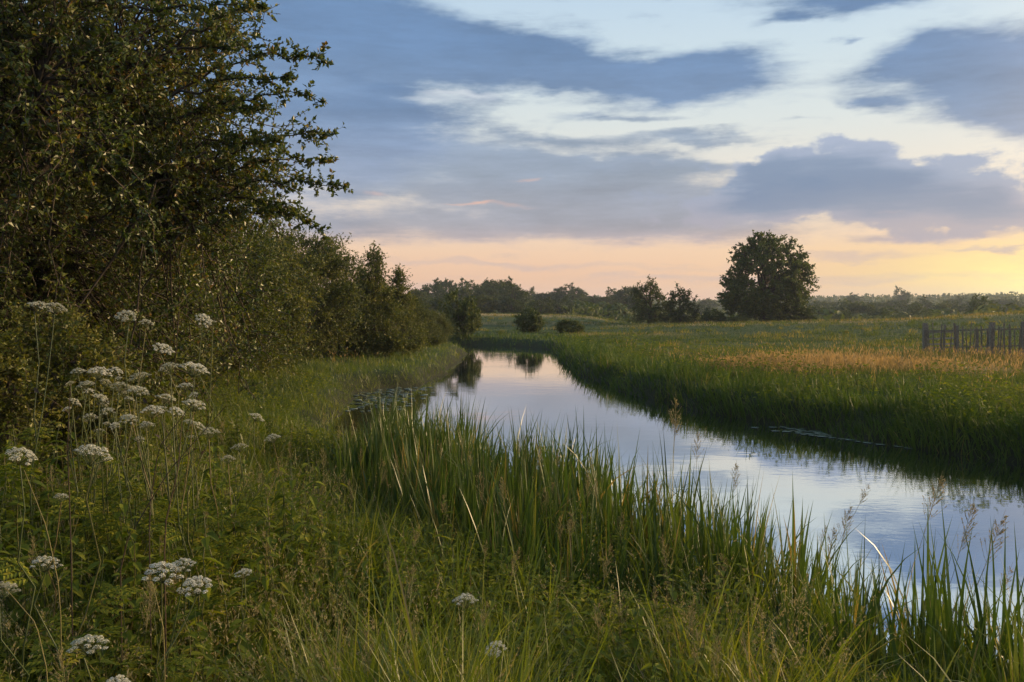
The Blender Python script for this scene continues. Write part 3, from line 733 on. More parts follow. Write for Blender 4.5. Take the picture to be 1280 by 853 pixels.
# grazed fields far off
x, y = scatter(150000, 50, 150, 1.25)
ok = sdist(x, y) > 2.5
x, y = x[ok], y[ok]; n = len(x)
P = np.stack([x, y, ground(x, y) - .02], 1)
edge = dry_lit_tan(x, y) * (rng.random(n) < .8)  # blades on the brows carry the same painted sunlit tan
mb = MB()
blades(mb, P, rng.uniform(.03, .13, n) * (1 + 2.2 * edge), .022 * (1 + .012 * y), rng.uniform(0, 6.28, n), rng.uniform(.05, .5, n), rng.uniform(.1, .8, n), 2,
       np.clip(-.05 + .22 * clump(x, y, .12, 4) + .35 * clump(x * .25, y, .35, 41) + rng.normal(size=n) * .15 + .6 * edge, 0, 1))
tag(link('field_grass', mb.mesh('field_grass', M['field'])), 'short grazed grass on the rising fields behind', 'grass', kind='stuff')

x0_, y0_ = scatter(1500, 44, 135, 1.25)
ok = (sdist(x0_, y0_) > 3) & (rng.random(1500) < .35 + .65 * (clump(x0_, y0_, .11, 93) > .55)); x0_, y0_ = x0_[ok], y0_[ok]
ci = np.repeat(np.arange(len(x0_)), 26); sz = rng.uniform(.12, .45, len(x0_))[ci]
x, y = x0_[ci] + rng.normal(size=len(ci)) * sz, y0_[ci] + rng.normal(size=len(ci)) * sz; n = len(x)
mb = MB()
blades(mb, np.stack([x, y, ground(x, y) - .02], 1), rng.uniform(.25, .6, n) * (.5 + sz), .03 * (1 + .01 * y), rng.uniform(0, 6.28, n), rng.uniform(.05, .6, n), rng.uniform(.2, 1.2, n), 3, np.clip(rng.random(len(x0_))[ci] * .9 + rng.normal(size=n) * .1, 0, 1))
tag(link('rough_grass', mb.mesh('rough_grass', M['meadow'])), 'rough tussocks dotted over the grazed fields', 'grass', kind='stuff')

# ------------------------------------------------------------------ reeds on the near shore: one plant = one object
variants = []
for s in range(10):
    mb = MB()
    n = int(rng.integers(9, 15))
    a = rng.uniform(0, 6.28, n); r = rng.uniform(0, .10, n)
    P = np.stack([np.cos(a) * r, np.sin(a) * r, np.full(n, -.15)], 1)
    bent = rng.random(n) < .2
    L = rng.uniform(.75, 1.48, n)
    blades(mb, P, L, rng.uniform(.022, .040, n), a + rng.normal(size=n) * .6, rng.uniform(.0, .16, n), np.where(bent, rng.uniform(.7, 1.5, n), rng.uniform(.0, .28, n)), 6,
           np.clip(rng.normal(.42, .2, n) + .5 * (rng.random(n) < .08), 0, 1), belly=.12)
    variants.append(mb.mesh('reed', M['reed']))
shore = WATER[2:12]
cum = np.concatenate([[0], np.cumsum(np.hypot(*np.diff(shore, axis=0).T))])
cnt, tries = 0, 0
extra = MB()
while cnt < 500 and tries < 5000:
    tries += 1
    s = random.uniform(0.9, cum[-1] - .2)
    k = int(np.searchsorted(cum, s) - 1); f = (s - cum[k]) / (cum[k + 1] - cum[k])
    pt = shore[k] * (1 - f) + shore[k + 1] * f
    dv = shore[k + 1] - shore[k]; dv = dv / np.hypot(*dv)
    nl = np.array([-dv[1], dv[0]])                       # towards the land
    if nl[0] > 0: nl = -nl
    wide = 1.6 if s < 3.2 else (2.5 if s < cum[-1] - 4.2 else (1.3 if s < cum[-1] - 2.2 else .6))
    off = random.uniform(-.25, wide)
    if s < 5.5 and random.random() < .78 - .10 * s: continue
    if math.sin(s * 4.1 + 1) + math.sin(s * 1.7) < -.9 and random.random() < .7: continue
    x_, y_ = pt + nl * off
    if x_ < -1.8 + (s < 6) * 0: continue
    z_ = max(gz(x_, y_), -.25)
    sc = random.uniform(.82, 1.12) * (1.0 if off < 1.2 else .88) * float(np.interp(s, [0, 2.5, 4.5, 7.0, cum[-1] - 4.5, cum[-1] - 2.5, cum[-1]], [.66, .72, .78, .84, .80, .66, .55]))
    if cnt >= 295:            # the rest of the bed, past the three hundred that stand apart
        n_ = int(rng.integers(8, 13)); a_ = rng.uniform(0, 6.28, n_); r_ = rng.uniform(0, .14, n_)
        blades(extra, np.stack([x_ + np.cos(a_) * r_, y_ + np.sin(a_) * r_, np.full(n_, z_ - .15)], 1), rng.uniform(.7, 1.4, n_) * sc, rng.uniform(.018, .034, n_), a_, rng.uniform(0, .17, n_), rng.uniform(0, .35, n_), 6, np.clip(rng.normal(.42, .2, n_), 0, 1), belly=.12)
        cnt += 1
        continue
    o = link('reed', variants[cnt % 10])
    o.location = (x_, y_, z_ - .02); o.rotation_euler = (random.uniform(-.05, .05), random.uniform(-.05, .05), random.uniform(0, 6.28)); o.scale = (sc, sc, sc)
    tag(o, 'upright sword-leaved green reed plant in the reed bed along the near shore', 'reed', 'reeds of the bed along the near shore')
    cnt += 1

tag(link('reed_bed', extra.mesh('reed_bed', M['reed'])), 'dense mass of sword-leaved reeds filling the reed bed', 'reeds', kind='stuff')
# ------------------------------------------------------------------ umbel plants
def head_mesh(seed, dens=1.0):
    """an umbel 1 unit wide: rays and domed umbellets of tiny flowers; the ray base is the origin"""
    global rng
    keep = rng; rng = np.random.default_rng(seed)
    fl, st = MB(), MB()
    nr = 21
    i = np.arange(nr) + .5
    r = np.sqrt(i / nr) * .45; a = i * 2.39996 + rng.normal(size=nr) * .12
    zz = .42 - 1.1 * r ** 2 + rng.normal(size=nr) * .02
    E = np.stack([np.cos(a) * r, np.sin(a) * r, zz], 1)
    c = curve(np.zeros((nr, 3)), E, 4, .04)
    tubes(st, c, np.full((nr, 4), .0075), 4)
    for j in range(nr):
        m_ = int(58 * dens)
        k = np.arange(m_) + .5
        rr = np.sqrt(k / m_) * .098 * rng.uniform(.75, 1.1); aa = k * 2.39996
        q = np.stack([E[j, 0] + np.cos(aa) * rr, E[j, 1] + np.sin(aa) * rr, E[j, 2] + .075 - 7.0 * rr ** 2 + rng.normal(size=m_) * .008], 1)
        nrm = np.stack([np.cos(aa) * rr * 5, np.sin(aa) * rr * 5, np.ones(m_)], 1) + rng.normal(size=(m_, 3)) * .35
        flakes(fl, q, nrm, rng.uniform(.020, .038, m_), np.clip(rng.normal(.6, .25, m_), 0, 1))
        u = np.repeat(E[j][None], 7, 0); v = u + np.stack([rng.normal(size=7) * .045, rng.normal(size=7) * .045, np.full(7, .05)], 1)
        tubes(st, curve(u, v, 3), np.full((7, 3), .003), 3)
    rng = keep
    return fl.mesh('flower_head', M['umbel'], smooth=False), st.mesh('flower_ray', M['stem'])
heads = [head_mesh(300 + s) for s in range(4)]

def fern_leaf():
    mb = MB()
    mid = curve([[0, 0, 0]], [[.34, 0, .02]], 8, .22)[0]
    tubes(mb, mid[None], np.linspace(.004, .0015, 8)[None], 4)
    for i in range(1, 8):
        ln = .16 * (1 - i / 9)
        for sgn in (-1, 1):
            e = mid[i] + np.array([ln * .5, sgn * ln, -.02])
            n = 6
            Pp = curve(mid[i][None], e[None], n)[0]
            for s2 in (-1, 1):
                D = (e - mid[i])[None] * .8 + np.array([[s2 * .05, -s2 * sgn * .02, 0]]) * 1.6
                leaves(mb, Pp[1:], np.repeat(D, n - 1, 0) + rng.normal(size=(n - 1, 3)) * .015, ln * .42, ln * .2, up=np.repeat([[0, 0, 1.0]], n - 1, 0))
    return mb.mesh('leaf', M['herb'], smooth=False)
LEAF = fern_leaf()

def umbel_plant(hd, d, label, group=None, stemlean=0.0):
    """hd: list of (px, py, width px) flower heads in the photograph; the plant stands d metres off"""
    tops = [at(px, py, d + .04 * i) for i, (px, py, w) in enumerate(hd)]
    root_x = tops[0][0] + stemlean + rng.normal() * .06; root_y = d + rng.normal() * .05
    zg = gz(root_x, root_y)
    t = empty('cow_parsley', (root_x, root_y, zg))
    O = np.array([root_x, root_y, zg])
    mb = MB()
    T0 = tops[0] - O
    hd = [(a_, b_, c_ * random.uniform(.86, 1.12)) for a_, b_, c_ in hd]
    w0 = hd[0][2] * d / F
    tip0 = T0 - np.array([0, 0, .42 * w0])
    main = curve([[0, 0, -.05]], [tip0], 9, 0, .02)
    Rr = np.linspace(.0042, .0022, 9)[None]
    tubes(mb, main, Rr, 6, [rng.random()])
    for i, tp in enumerate(tops):
        w = hd[i][2] * d / F
        if i > 0:
            e = tp - O - np.array([0, 0, .42 * w])
            k = 5 if i % 2 else 6
            br = curve(main[0, k][None], e[None], 6, -.08)
            tubes(mb, br, np.linspace(.0035, .0022, 6)[None], 5, [rng.random()])
        hm = heads[(i + int(hd[i][0])) % 4]
        f = link('flower_head', hm[0], t); f.location = tp - O - np.array([0, 0, .42 * w]); f.scale = (w, w, w * rng.uniform(.95, 1.2))
        f.rotation_euler = (rng.normal() * .26, rng.normal() * .26, rng.uniform(0, 6))
        g_ = link('flower_ray', hm[1], f)
    link('stem', mb.mesh('stem', M['stem']), t)
    for k in range(5):
        l = link('leaf', LEAF, t); s = rng.uniform(.7, 1.1) * (1.0 - .1 * k)
        l.location = main[0, 1 + k]; l.rotation_euler = (0, rng.uniform(-.5, 0), rng.uniform(0, 6.28)); l.scale = (s, s, s)
    tag(t, label, 'wildflower', group)
    return t

G = 'cow parsley flowers in the near grass'
UM = [
    ([(46, 379, 30), (68, 380, 25)], 4.4, 'highest pair of joined white umbels, against the dark hedge at the picture edge'),
    ([(158, 392, 30), (182, 402, 20)], 4.3, 'tall white umbel with a smaller one, centred before the dark hedge'),
    ([(252, 395, 24), (266, 402, 14)], 5.0, 'solitary small tall umbel nearest the bare hedge bottom'),
    ([(201, 431, 26)], 4.4, 'single domed umbel just above the brightest white pair'),
    ([(240, 456, 36), (213, 456, 30)], 3.8, 'brightest white pair of umbels side by side above the crowded clump'),
    ([(240, 502, 34)], 3.7, 'white umbel directly below the brightest white pair'),
    ([(22, 565, 38)], 3.2, 'flat umbel at the picture edge, level with the wide flat umbel'),
    ([(112, 563, 46)], 3.1, 'wide flat umbel standing alone below the crowded clump'),
    ([(76, 620, 20)], 3.5, 'small half-hidden umbel under the wide flat one'),
    ([(55, 700, 40)], 2.95, 'round white umbel low in the grass, left of the large triple'),
    ([(4, 733, 40)], 2.6, 'umbel cut by the left picture edge above the curved straw stalk'),
    ([(203, 709, 46), (230, 702, 30), (246, 727, 42)], 2.95, 'large triple-headed white umbel low in the grass'),
    ([(110, 800, 58)], 2.5, 'loose creamy umbel lowest but one in the bottom corner'),
    ([(146, 850, 32)], 2.5, 'umbel at the very bottom edge, mostly cut off'),
    ([(305, 714, 22)], 3.4, 'little greenish umbel beside the large triple-headed one'),
    ([(582, 748, 32)], 3.3, 'isolated small umbel in grass below the reed bed'),
    ([(622, 806, 30)], 3.1, 'lowest isolated umbel in the bottom centre grass'),
    ([(318, 518, 24)], 4.7, 'faded umbel upper of the two at the open grass edge'),
    ([(342, 545, 26)], 4.7, 'faded umbel lower of the two at the open grass edge'),
    ([(262, 538, 26)], 4.4, 'dull umbel between the bright white one and the faded two'),
    ([(300, 556, 26), (285, 572, 18)], 4.5, 'dull twin umbel just under the faded two'),
]
for hd, d, lab in UM: umbel_plant(hd, d, lab, G)
for px, py, w, d in [(122, 463, 28, 4.4), (150, 481, 26, 4.3), (176, 467, 28, 4.4), (172, 486, 26, 4.2), (205, 494, 30, 4.1), (190, 511, 28, 4.0), (122, 495, 24, 4.2), (143, 461, 22, 4.7), (108, 478, 24, 4.5), (218, 512, 24, 4.1), (98, 462, 22, 4.8), (135, 512, 22, 4.3), (160, 520, 24, 4.2), (232, 480, 22, 4.3), (112, 520, 20, 4.6), (185, 530, 22, 4.2), (90, 500, 20, 4.8), (245, 530, 22, 4.4)]:
    umbel_plant([(px, py, w), (px + random.uniform(-22, 22), py + random.uniform(8, 18), w * .6)], d, 'dim cream umbel in the crowded clump below the brightest white pair', 'umbels crowded in one clump')

# ------------------------------------------------------------------ seeding grasses
def panicle_mesh(seed, n=26, ln=.3):
    """feathery seed head along +z, 0 .. ln"""
    global rng
    keep = rng; rng = np.random.default_rng(seed)
    mb = MB()
    t = np.sort(rng.random(n)) ** .9
    a = rng.uniform(0, 6.28, n)
    rl = ln * .34 * (1 - t) ** .7 * rng.uniform(.4, 1.1, n) + .012
    p0 = np.stack([0 * t, 0 * t, t * ln * .86], 1)
    p1 = p0 + np.stack([np.cos(a) * rl * .55, np.sin(a) * rl * .55, rl * .9], 1)
    c = curve(p0, p1, 4, -.05)
    tubes(mb, c, np.full((n, 4), .0007), 3)
    tubes(mb, curve([[0, 0, -.02]], [[0.01, 0, ln]], 5), np.linspace(.0014, .0006, 5)[None], 4)
    for j in range(7):
        tt = rng.uniform(.25, 1, n); k = np.minimum((tt * 3).astype(int), 2); f = (tt * 3 - k)[:, None]
        P = c[np.arange(n), k] * (1 - f) + c[np.arange(n), k + 1] * f
        leaves(mb, P, unit(p1 - p0) + rng.normal(size=(n, 3)) * .35, rng.uniform(.008, .015, n), .0042)
    rng = keep
    return mb.mesh('seed_head', M['panicle'], smooth=False)
PAN = [panicle_mesh(500 + s, 30 + 4 * s, 1.0 * .3) for s in range(4)]

def seed_grass(tip, base, plen, label, group, k, mat='straw', blade=True):
    tip = np.array(tip, float); base = np.array(base, float)
    t = empty('seeding_grass', base)
    v = tip - base
    h = np.linalg.norm(v)
    mid = v * (1 - plen / h)
    c = curve([[0, 0, -.03]], [mid], 8, 0, .004)
    c[0, :, 0] -= np.sin(np.linspace(0, math.pi, 8)) * v[0] * .12
    mb = MB(); tubes(mb, c, np.linspace(.0022, .0012, 8)[None], 5, [rng.random()])
    link('stalk', mb.mesh('stalk', M['stem']), t)
    s = link('seed_head', PAN[k % 4], t)
    s.location = mid; s.scale = (plen / .3,) * 3
    q = Vector(v + np.array([v[0] * .25, v[1] * .25, 0])).to_track_quat('Z', 'Y'); s.rotation_mode = 'QUATERNION'; s.rotation_quaternion = q
    if blade:
        mb = MB()
        blades(mb, c[0, 2:4] * 1.0, np.array([.28, .22]), .007, rng.uniform(0, 6, 2), .35, .9, 5)
        link('leaf', mb.mesh('leaf', M['grass']), t)
    tag(t, label, 'grass stalk', group)

SG = [((845, 489), (838, 590), 7.6, .42, 'tallest seeding grass stalk rising alone in front of the calm water'),
      ((1176, 588), (1110, 770), 5.9, .34, 'fullest pinkish seed head leaning over the white reflection'),
      ((1216, 622), (1158, 800), 5.6, .32, 'slim seed head second along, over the white reflection'),
      ((1254, 636), (1180, 800), 5.6, .33, 'slim arching seed head over the blue water near the frame edge'),
      ((1264, 702), (1205, 830), 5.4, .22, 'short drooping seed head lowest over the blue water'),
      ((872, 537), (868, 640), 7.4, .25, 'thin pale seed head beside the tallest stalk'),
      ((920, 575), (905, 690), 6.6, .22, 'feathery brown seed head at the reed tips by mid-water'),
      ((1062, 628), (1030, 730), 6.2, .25, 'bent seed head drooping above the open water right of the reeds'),
      ((1086, 600), (1010, 740), 6.3, .2, 'long thin stalk slanting over the water with a narrow tuft'),
      ((1042, 655), (1025, 770), 5.6, .24, 'short dense tan seed head in the middle of the reeds'),
      ((600, 585), (614, 700), 6.6, .26, 'tan seed head standing before the reed bed\'s left half'),
      ((628, 592), (640, 700), 6.2, .24, 'curled golden seed head between reeds and meadow'),
      ((700, 640), (704, 740), 5.6, .2, 'reddish-brown seed head in front of the dark reeds')]
for k, (a, b, d, pl, lab) in enumerate(SG):
    tp = at(*a, d); bs = at(*b, d); bs[2] = max(gz(bs[0], d), -.1)
    seed_grass(tp, bs, pl * 1.25, lab, 'tall seeding grass stalks', k)
n_ = 0
while n_ < 80:
    d = random.uniform(2.6, 8.5); px = random.uniform(20, 1000); x_ = (px - 640) / F * d
    s_ = float(sdist(np.array([x_]), np.array([d]))[0])
    if s_ < 1.3 or x_ > 2.6: continue
    z_ = gz(x_, d); h_ = random.uniform(.62, .98)
    seed_grass((x_ + random.uniform(-.12, .16), d + random.uniform(-.08, .08), z_ + h_), (x_, d, z_), random.uniform(.14, .24), 'thin tan-headed grass stalk among the tangled grass of the near bank', 'tan-headed stalks in the near grass', n_, blade=False)
    n_ += 1

# feathery brown grass tops in drifts
x, y = scatter(9000, 2.4, 11, .7)
sd = sdist(x, y)
ok = (sd > 1.6) & (x < 1.6) & (x > -5.5) & (rng.random(len(x)) < np.clip(2.2 * clump(x, y, 1.05, 55) - 1.2, 0.02, 1))
x, y = x[ok], y[ok]; n = len(x)
P = np.stack([x, y, ground(x, y) - .02], 1)
mb = MB()
tip, pts = blades(mb, P, rng.uniform(.42, .82, n) * (1 - .25 * sst(6, 11, y)), .0028, rng.uniform(0, 6.28, n), rng.uniform(.02, .3, n), rng.uniform(.1, .8, n), 4, np.clip(rng.normal(.4, .2, n), 0, 1))
for k in range(13):
    t_ = rng.uniform(0, 1, n)[:, None]
    leaves(mb, pts[3] * (1 - t_) + tip * t_ + rng.normal(size=(n, 3)) * .011 * (1.15 - t_), unit(tip - pts[3]) + rng.normal(size=(n, 3)) * .5, rng.uniform(.012, .024, n), .006, np.clip(rng.normal(.5, .25, n), 0, 1))
tag(link('panicle_grass', mb.mesh('panicle_grass', M['panicle'], smooth=False)), 'drifts of feathery brown seeding grass tangled through the near bank', 'grass', kind='stuff')

# ------------------------------------------------------------------ nettles and other leafy stems
def toothed_leaf(mb, P, D, L, W, rv):
    D = D / np.linalg.norm(D); S = np.cross(D, [0, 0, 1.0]) + rng.normal(size=3) * .15; S /= np.linalg.norm(S); U_ = np.cross(S, D)
    ts = np.linspace(0, 1, 11); v = []
    for i, t in enumerate(ts):
        w = W * .5 * (math.sin(math.pi * t ** .72) ** .9 if 0 < t < 1 else 0) * (1.13 if i % 2 else .9)
        c = P + D * L * t - np.array([0, 0, 1.0]) * L * .28 * t * t
        v += [c - S * w + U_ * w * .35, c, c + S * w + U_ * w * .35]
    q = []
    for i in range(10):
        a = i * 3; q += [(a, a + 1, a + 4, a + 3), (a + 1, a + 2, a + 5, a + 4)]
    mb.add(np.array(v), q, None, np.full(33, rv))

def nettle_mesh(seed, H=.75):
    global rng
    keep = rng; rng = np.random.default_rng(seed)
    st, lf = MB(), MB()
    for s in range(3):
        a = rng.uniform(0, 6.28); h = H * rng.uniform(.7, 1.05)
        c = curve([[rng.normal() * .03, rng.normal() * .03, -.03]], [[math.cos(a) * .12, math.sin(a) * .12, h]], 12, 0, .01)
        tubes(st, c, np.linspace(.0035, .0015, 12)[None], 5)
        for i in range(2, 12):
            az = i * 1.57 + a
            for sg in (0, math.pi):
                D = np.array([[math.cos(az + sg), math.sin(az + sg), rng.uniform(-.35, .35)]])
                L = .085 * (1 - .05 * abs(i - 5)) * rng.uniform(.8, 1.1) * (1 if i < 11 else .6)
                toothed_leaf(lf, c[0, i], D[0], L, L * .52, min(1, max(0, rng.normal(.4, .22))))
    rng = keep
    return st.mesh('stem', M['stem']), lf.mesh('foliage', M['herb'], smooth=False)
NT = [nettle_mesh(700 + s) for s in range(6)]
proto = [None] * 6
n_ = 0
while n_ < 150:
    d = random.uniform(2.0, 10.5) if n_ < 105 else random.uniform(9, 19); px = random.uniform(-20, 1000); x_ = (px - 640) / F * d
    s_ = float(sdist(np.array([x_]), np.array([d]))[0])
    if s_ < 1.5 or x_ > 2.2: continue
    if clump(np.array([x_]), np.array([d]), .8, 77)[0] < (.5 if d < 9 else .3) or x_ < -7.5: continue
    k = n_ % 6
    if proto[k] is None:
        t = empty('nettle', (0, 0, 0)); link('stem', NT[k][0], t); link('foliage', NT[k][1], t)
        tag(t, 'leafy green nettle standing in the tangled grass of the near bank', 'nettle', 'nettles in the near grass'); proto[k] = t
    else: t = copy_tree(proto[k])
    t.location = (x_, d, gz(x_, d)); t.rotation_euler = (random.uniform(-.1, .1), random.uniform(-.1, .1), random.uniform(0, 6.28)); s = random.uniform(.6, 1.05) * (.75 if d < 3 else 1); t.scale = (s, s, s)
    n_ += 1

for k in range(110):
    d = random.uniform(2.8, 6.2); px = random.uniform(-20, 380); x_ = (px - 640) / F * d
    t = copy_tree(proto[k % 6]); tag(t, 'tall leafy nettle crowding between the umbel stems', 'nettle', 'tall nettles between the umbel stems')
    t.location = (x_, d, gz(x_, d)); t.rotation_euler = (random.uniform(-.1, .1), random.uniform(-.1, .1), random.uniform(0, 6.28)); s = random.uniform(.95, 1.4) * (.72 if d < 3.4 else 1); t.scale = (s * .9, s * .9, s)
# dark dead stems and straw stalks in the near grass
def dry_stem(pts, d, r, mat, label, side=()):
    W = [at(px, py, d) for px, py in pts]
    base = W[0].copy(); zg = gz(base[0], d)
    t_pts = np.array(W); O = np.array([base[0], d, zg])
    t_pts = np.concatenate([[O + np.array([0, 0, -.02])], t_pts]) - O
    tt = np.linspace(0, len(t_pts) - 1, 14)
    c = np.stack([np.interp(tt, np.arange(len(t_pts)), t_pts[:, j]) for j in range(3)], 1)
    mb = MB(); tubes(mb, c[None], np.linspace(r, r * .45, 14)[None], 6)
    for (i, dx, dz) in side:
        e = c[i] + np.array([dx, rng.normal() * .03, dz]); tubes(mb, curve(c[i][None], e[None], 5, .05), np.linspace(r * .5, r * .25, 5)[None], 5)
        leaves(mb, e[None], np.array([[dx, 0, dz]]), .03, .015)
    o = link('dry_stem', mb.mesh('dry_stem', M[mat])); o.location = O
    tag(o, label, 'dry stem', 'dry stems in the near grass')
dry_stem([(186, 640), (198, 560), (240, 505)], 3.4, .0028, 'darkstem', 'dark branching dead stem under the white umbel below the pair', [(8, .12, .1), (10, -.1, .12)])
dry_stem([(205, 660), (222, 590), (228, 520)], 3.2, .003, 'darkstem', 'dark upright dead stem through the middle of the crowded umbels', [(7, .1, .14), (9, -.09, .1)])
dry_stem([(150, 690), (210, 590), (282, 508)], 3.3, .0028, 'darkstem', 'dark slanting dead stem crossing the others up towards open grass', [(9, .08, .06)])
dry_stem([(88, 660), (84, 560), (88, 480)], 3.1, .0026, 'darkstem', 'dark straight dead stem beside the wide flat umbel', [(9, .06, .09), (11, -.07, .08)])
dry_stem([(75, 740), (58, 660), (30, 588)], 2.7, .0022, 'straw', 'yellow straw stalk bending to the edge above the round umbel')
dry_stem([(60, 845), (45, 780), (6, 735)], 2.4, .002, 'straw', 'yellow straw stalk arching to the umbel cut by the picture edge')
dry_stem([(205, 790), (198, 760), (190, 728)], 2.8, .002, 'straw', 'short straw stalk under the large triple-headed umbel')

# ------------------------------------------------------------------ lily pads
def pad_mesh(seed):
    r = np.random.default_rng(seed)
    n = 22
    a = np.linspace(.22, 2 * math.pi - .22, n)
    rad = 1 + r.normal(size=n) * .03
    top = np.stack([np.cos(a) * rad, np.sin(a) * rad, .03 * np.sin(a * 2 + r.uniform(0, 6))], 1)
    top = np.concatenate([[[.05, 0, .0]], top]); bot = top - np.array([0, 0, .035])
    mb = MB(); m_ = len(top)
    t = [(0, i, i + 1) for i in range(1, n)] + [(m_, m_ + i + 1, m_ + i) for i in range(1, n)]
    ring = list(range(n + 1))
    q = [(ring[i], m_ + ring[i], m_ + ring[(i + 1) % (n + 1)], ring[(i + 1) % (n + 1)]) for i in range(n + 1)]
    mb.add(np.concatenate([top, bot]), q, t, np.full(2 * m_, r.random()))
    return mb.mesh('lily_pad', M['pad'])
PADS = [pad_mesh(s) for s in range(5)]
n_ = 0; placed = []
while n_ < 110:
    y_ = random.uniform(21, 27.6); x_ = random.uniform(-4.6, -2.0)
    s_ = float(sdist(np.array([x_]), np.array([y_]))[0])
    if s_ > -.1 or x_ > -2.3 - .06 * abs(y_ - 25.5) * 2 or (random.random() > 1.2 - (x_ + 4.3) / 2.4): continue
    r_ = random.uniform(.06, .13)
    if any((x_ - a) ** 2 + (y_ - b) ** 2 < (r_ + c) ** 2 * .8 for a, b, c in placed): continue
    placed.append((x_, y_, r_))
    o = link('lily_pad', PADS[n_ % 5]); o.location = (x_, y_, .012); o.scale = (r_, r_, r_ * .6); o.rotation_euler = (random.uniform(-.04, .04), random.uniform(-.04, .04), random.uniform(0, 6.28))
    tag(o, 'floating lily pad in the pale mat filling the inlet of the near bank', 'lily pad', 'lily pads in the inlet'); n_ += 1
n_ = 0; placed = []
while n_ < 34:
    px = random.choice([random.gauss(1052, 26), random.gauss(1052, 26), random.uniform(990, 1280)]); py = 545 + (px - 1040) * .13 + random.uniform(-3, 4)
    x_, y_, _z = at(px, py, EYE * F / (py - 388))
    s_ = float(sdist(np.array([x_]), np.array([y_]))[0])
    if s_ > -.12: continue
    r_ = random.uniform(.05, .12)
    if any((x_ - a) ** 2 + (y_ - b) ** 2 < (r_ + c) ** 2 * .8 for a, b, c in placed): continue
    placed.append((x_, y_, r_))
    o = link('lily_pad', PADS[n_ % 5]); o.location = (x_, y_, .012); o.scale = (r_, r_, r_ * .6); o.rotation_euler = (0, 0, random.uniform(0, 6.28))
    tag(o, 'floating lily pad in the dark water along the opposite bank', 'lily pad', 'lily pads along the opposite bank'); n_ += 1

# ------------------------------------------------------------------ paling fence
def beam(mb, a, b, w, t, taper=1.0):
    a, b = np.array(a, float), np.array(b, float)
    T = unit(b - a); ref = np.array([0, 0, 1.0]) if abs(T[2]) < .9 else np.array([0, 1.0, 0])
    S = unit(np.cross(T, ref)); U = np.cross(S, T)
    v = []
    for p_, k in ((a, 1.0), (b, taper)):
        for sx, sy in ((-1, -1), (1, -1), (1, 1), (-1, 1)): v.append(p_ + S * sx * w * .5 * k + U * sy * t * .5 * k)
    mb.add(v, [(0, 1, 5, 4), (1, 2, 6, 5), (2, 3, 7, 6), (3, 0, 4, 7), (3, 2, 1, 0), (4, 5, 6, 7)])
fa = at(1157, 440, 37.0); fb = at(1300, 445, 32.0)
def fence_pt(px):
    k = (px - 1157) / (1300 - 1157)
    dd = 1 / ((1 - k) / 37.0 + k / 32.0)
    x_ = (px - 640) / F * dd
    return x_, dd, gz(x_, dd)
x0, y0, z0 = fence_pt(1157)
fence = empty('paling_fence', (x0, y0, z0))
def fpt(px, py):
    x_, y_, z_ = fence_pt(px)
    return np.array([x_ - x0, y_ - y0, at(px, py, y_)[2] - z0]), np.array([x_ - x0, y_ - y0, z_ - z0 - .15])
for px, top, w in [(1157, 404, .17), (1198, 407, .10), (1239, 403, .18), (1281, 402, .16), (1180, 406, .08), (1296, 402, .15)]:
    a, b = fpt(px, top); mb = MB(); a[0] += random.uniform(-.05, .05); beam(mb, b, a, w, w, .9); link('post', mb.mesh('post', M['wood'], smooth=False), fence)
for px in [1162, 1167, 1173, 1176, 1186, 1192, 1195, 1203, 1208, 1211, 1217, 1221, 1227, 1230, 1215, 1219, 1232, 1236, 1234, 1246, 1253, 1243, 1248, 1251, 1256, 1260, 1263, 1268, 1272, 1277, 1286, 1291]:
    a, b = fpt(px + random.uniform(-1, 1), 407 + random.uniform(-4, 5)); a[0] += random.uniform(-.13, .13); a[1] -= .10; b[1] -= .10
    mb = MB(); beam(mb, b, a, random.uniform(.035, .075), .03, .7); link('pale', mb.mesh('pale', M['wood'], smooth=False), fence)
for k, dz in enumerate((411, 432)):
    a, _ = fpt(1157, dz + 3); b_, _ = fpt(1296, dz); a[1] += .02; b_[1] += .02
    mb = MB(); beam(mb, a, b_, .05, .05); link('rail', mb.mesh('rail', M['wood'], smooth=False), fence)
for py in (415, 423, 430):
    a, _ = fpt(1158, py + 1); b_, _ = fpt(1196, py); a[1] += .16; b_[1] += .16
    mb = MB(); beam(mb, a, b_, .08, .07); o = link('rail', mb.mesh('split_rail', M['litrail'], smooth=False), fence); o['label'] = 'split rail with sunlight put into its pale colour'
tag(fence, 'grey weathered wooden paling fence with thick posts in the meadow', 'fence')

# ------------------------------------------------------------------ sky
SUN_AZ, SUN_EL = math.radians(70), math.radians(10.0)
w = bpy.data.worlds.new('World'); SC.world = w; w.use_nodes = True
nt = w.node_tree; N, K = nt.nodes, nt.links; N.clear()
def mth(op, a, b=None, c=None, clamp=False):
    n = N.new('ShaderNodeMath'); n.operation = op; n.use_clamp = clamp
    for i, v in enumerate((a, b, c)):
        if v is None: continue
        if isinstance(v, (int, float)): n.inputs[i].default_value = v
        else: K.new(v, n.inputs[i])
    return n.outputs[0]
def mixc(f, a, b, mode='MIX'):
    n = N.new('ShaderNodeMix'); n.data_type = 'RGBA'; n.blend_type = mode; n.clamp_factor = True
    for i, v in ((0, f), (6, a), (7, b)):
        if isinstance(v, (int, float)): n.inputs[i].default_value = v
        elif isinstance(v, tuple): n.inputs[i].default_value = (*v, 1)
        else: K.new(v, n.inputs[i])
    return n.outputs[2]
def lin(r, g, b):
    f = lambda c: (c / 255 / 12.92) if c / 255 <= .04045 else ((c / 255 + .055) / 1.055) ** 2.4
    return (f(r), f(g), f(b))
tc = N.new('ShaderNodeTexCoord'); sep = N.new('ShaderNodeSeparateXYZ'); K.new(tc.outputs['Generated'], sep.inputs[0])
dx, dy, dz = sep.outputs
az = mth('ARCTAN2', dx, dy); el = mth('ARCSINE', dz)
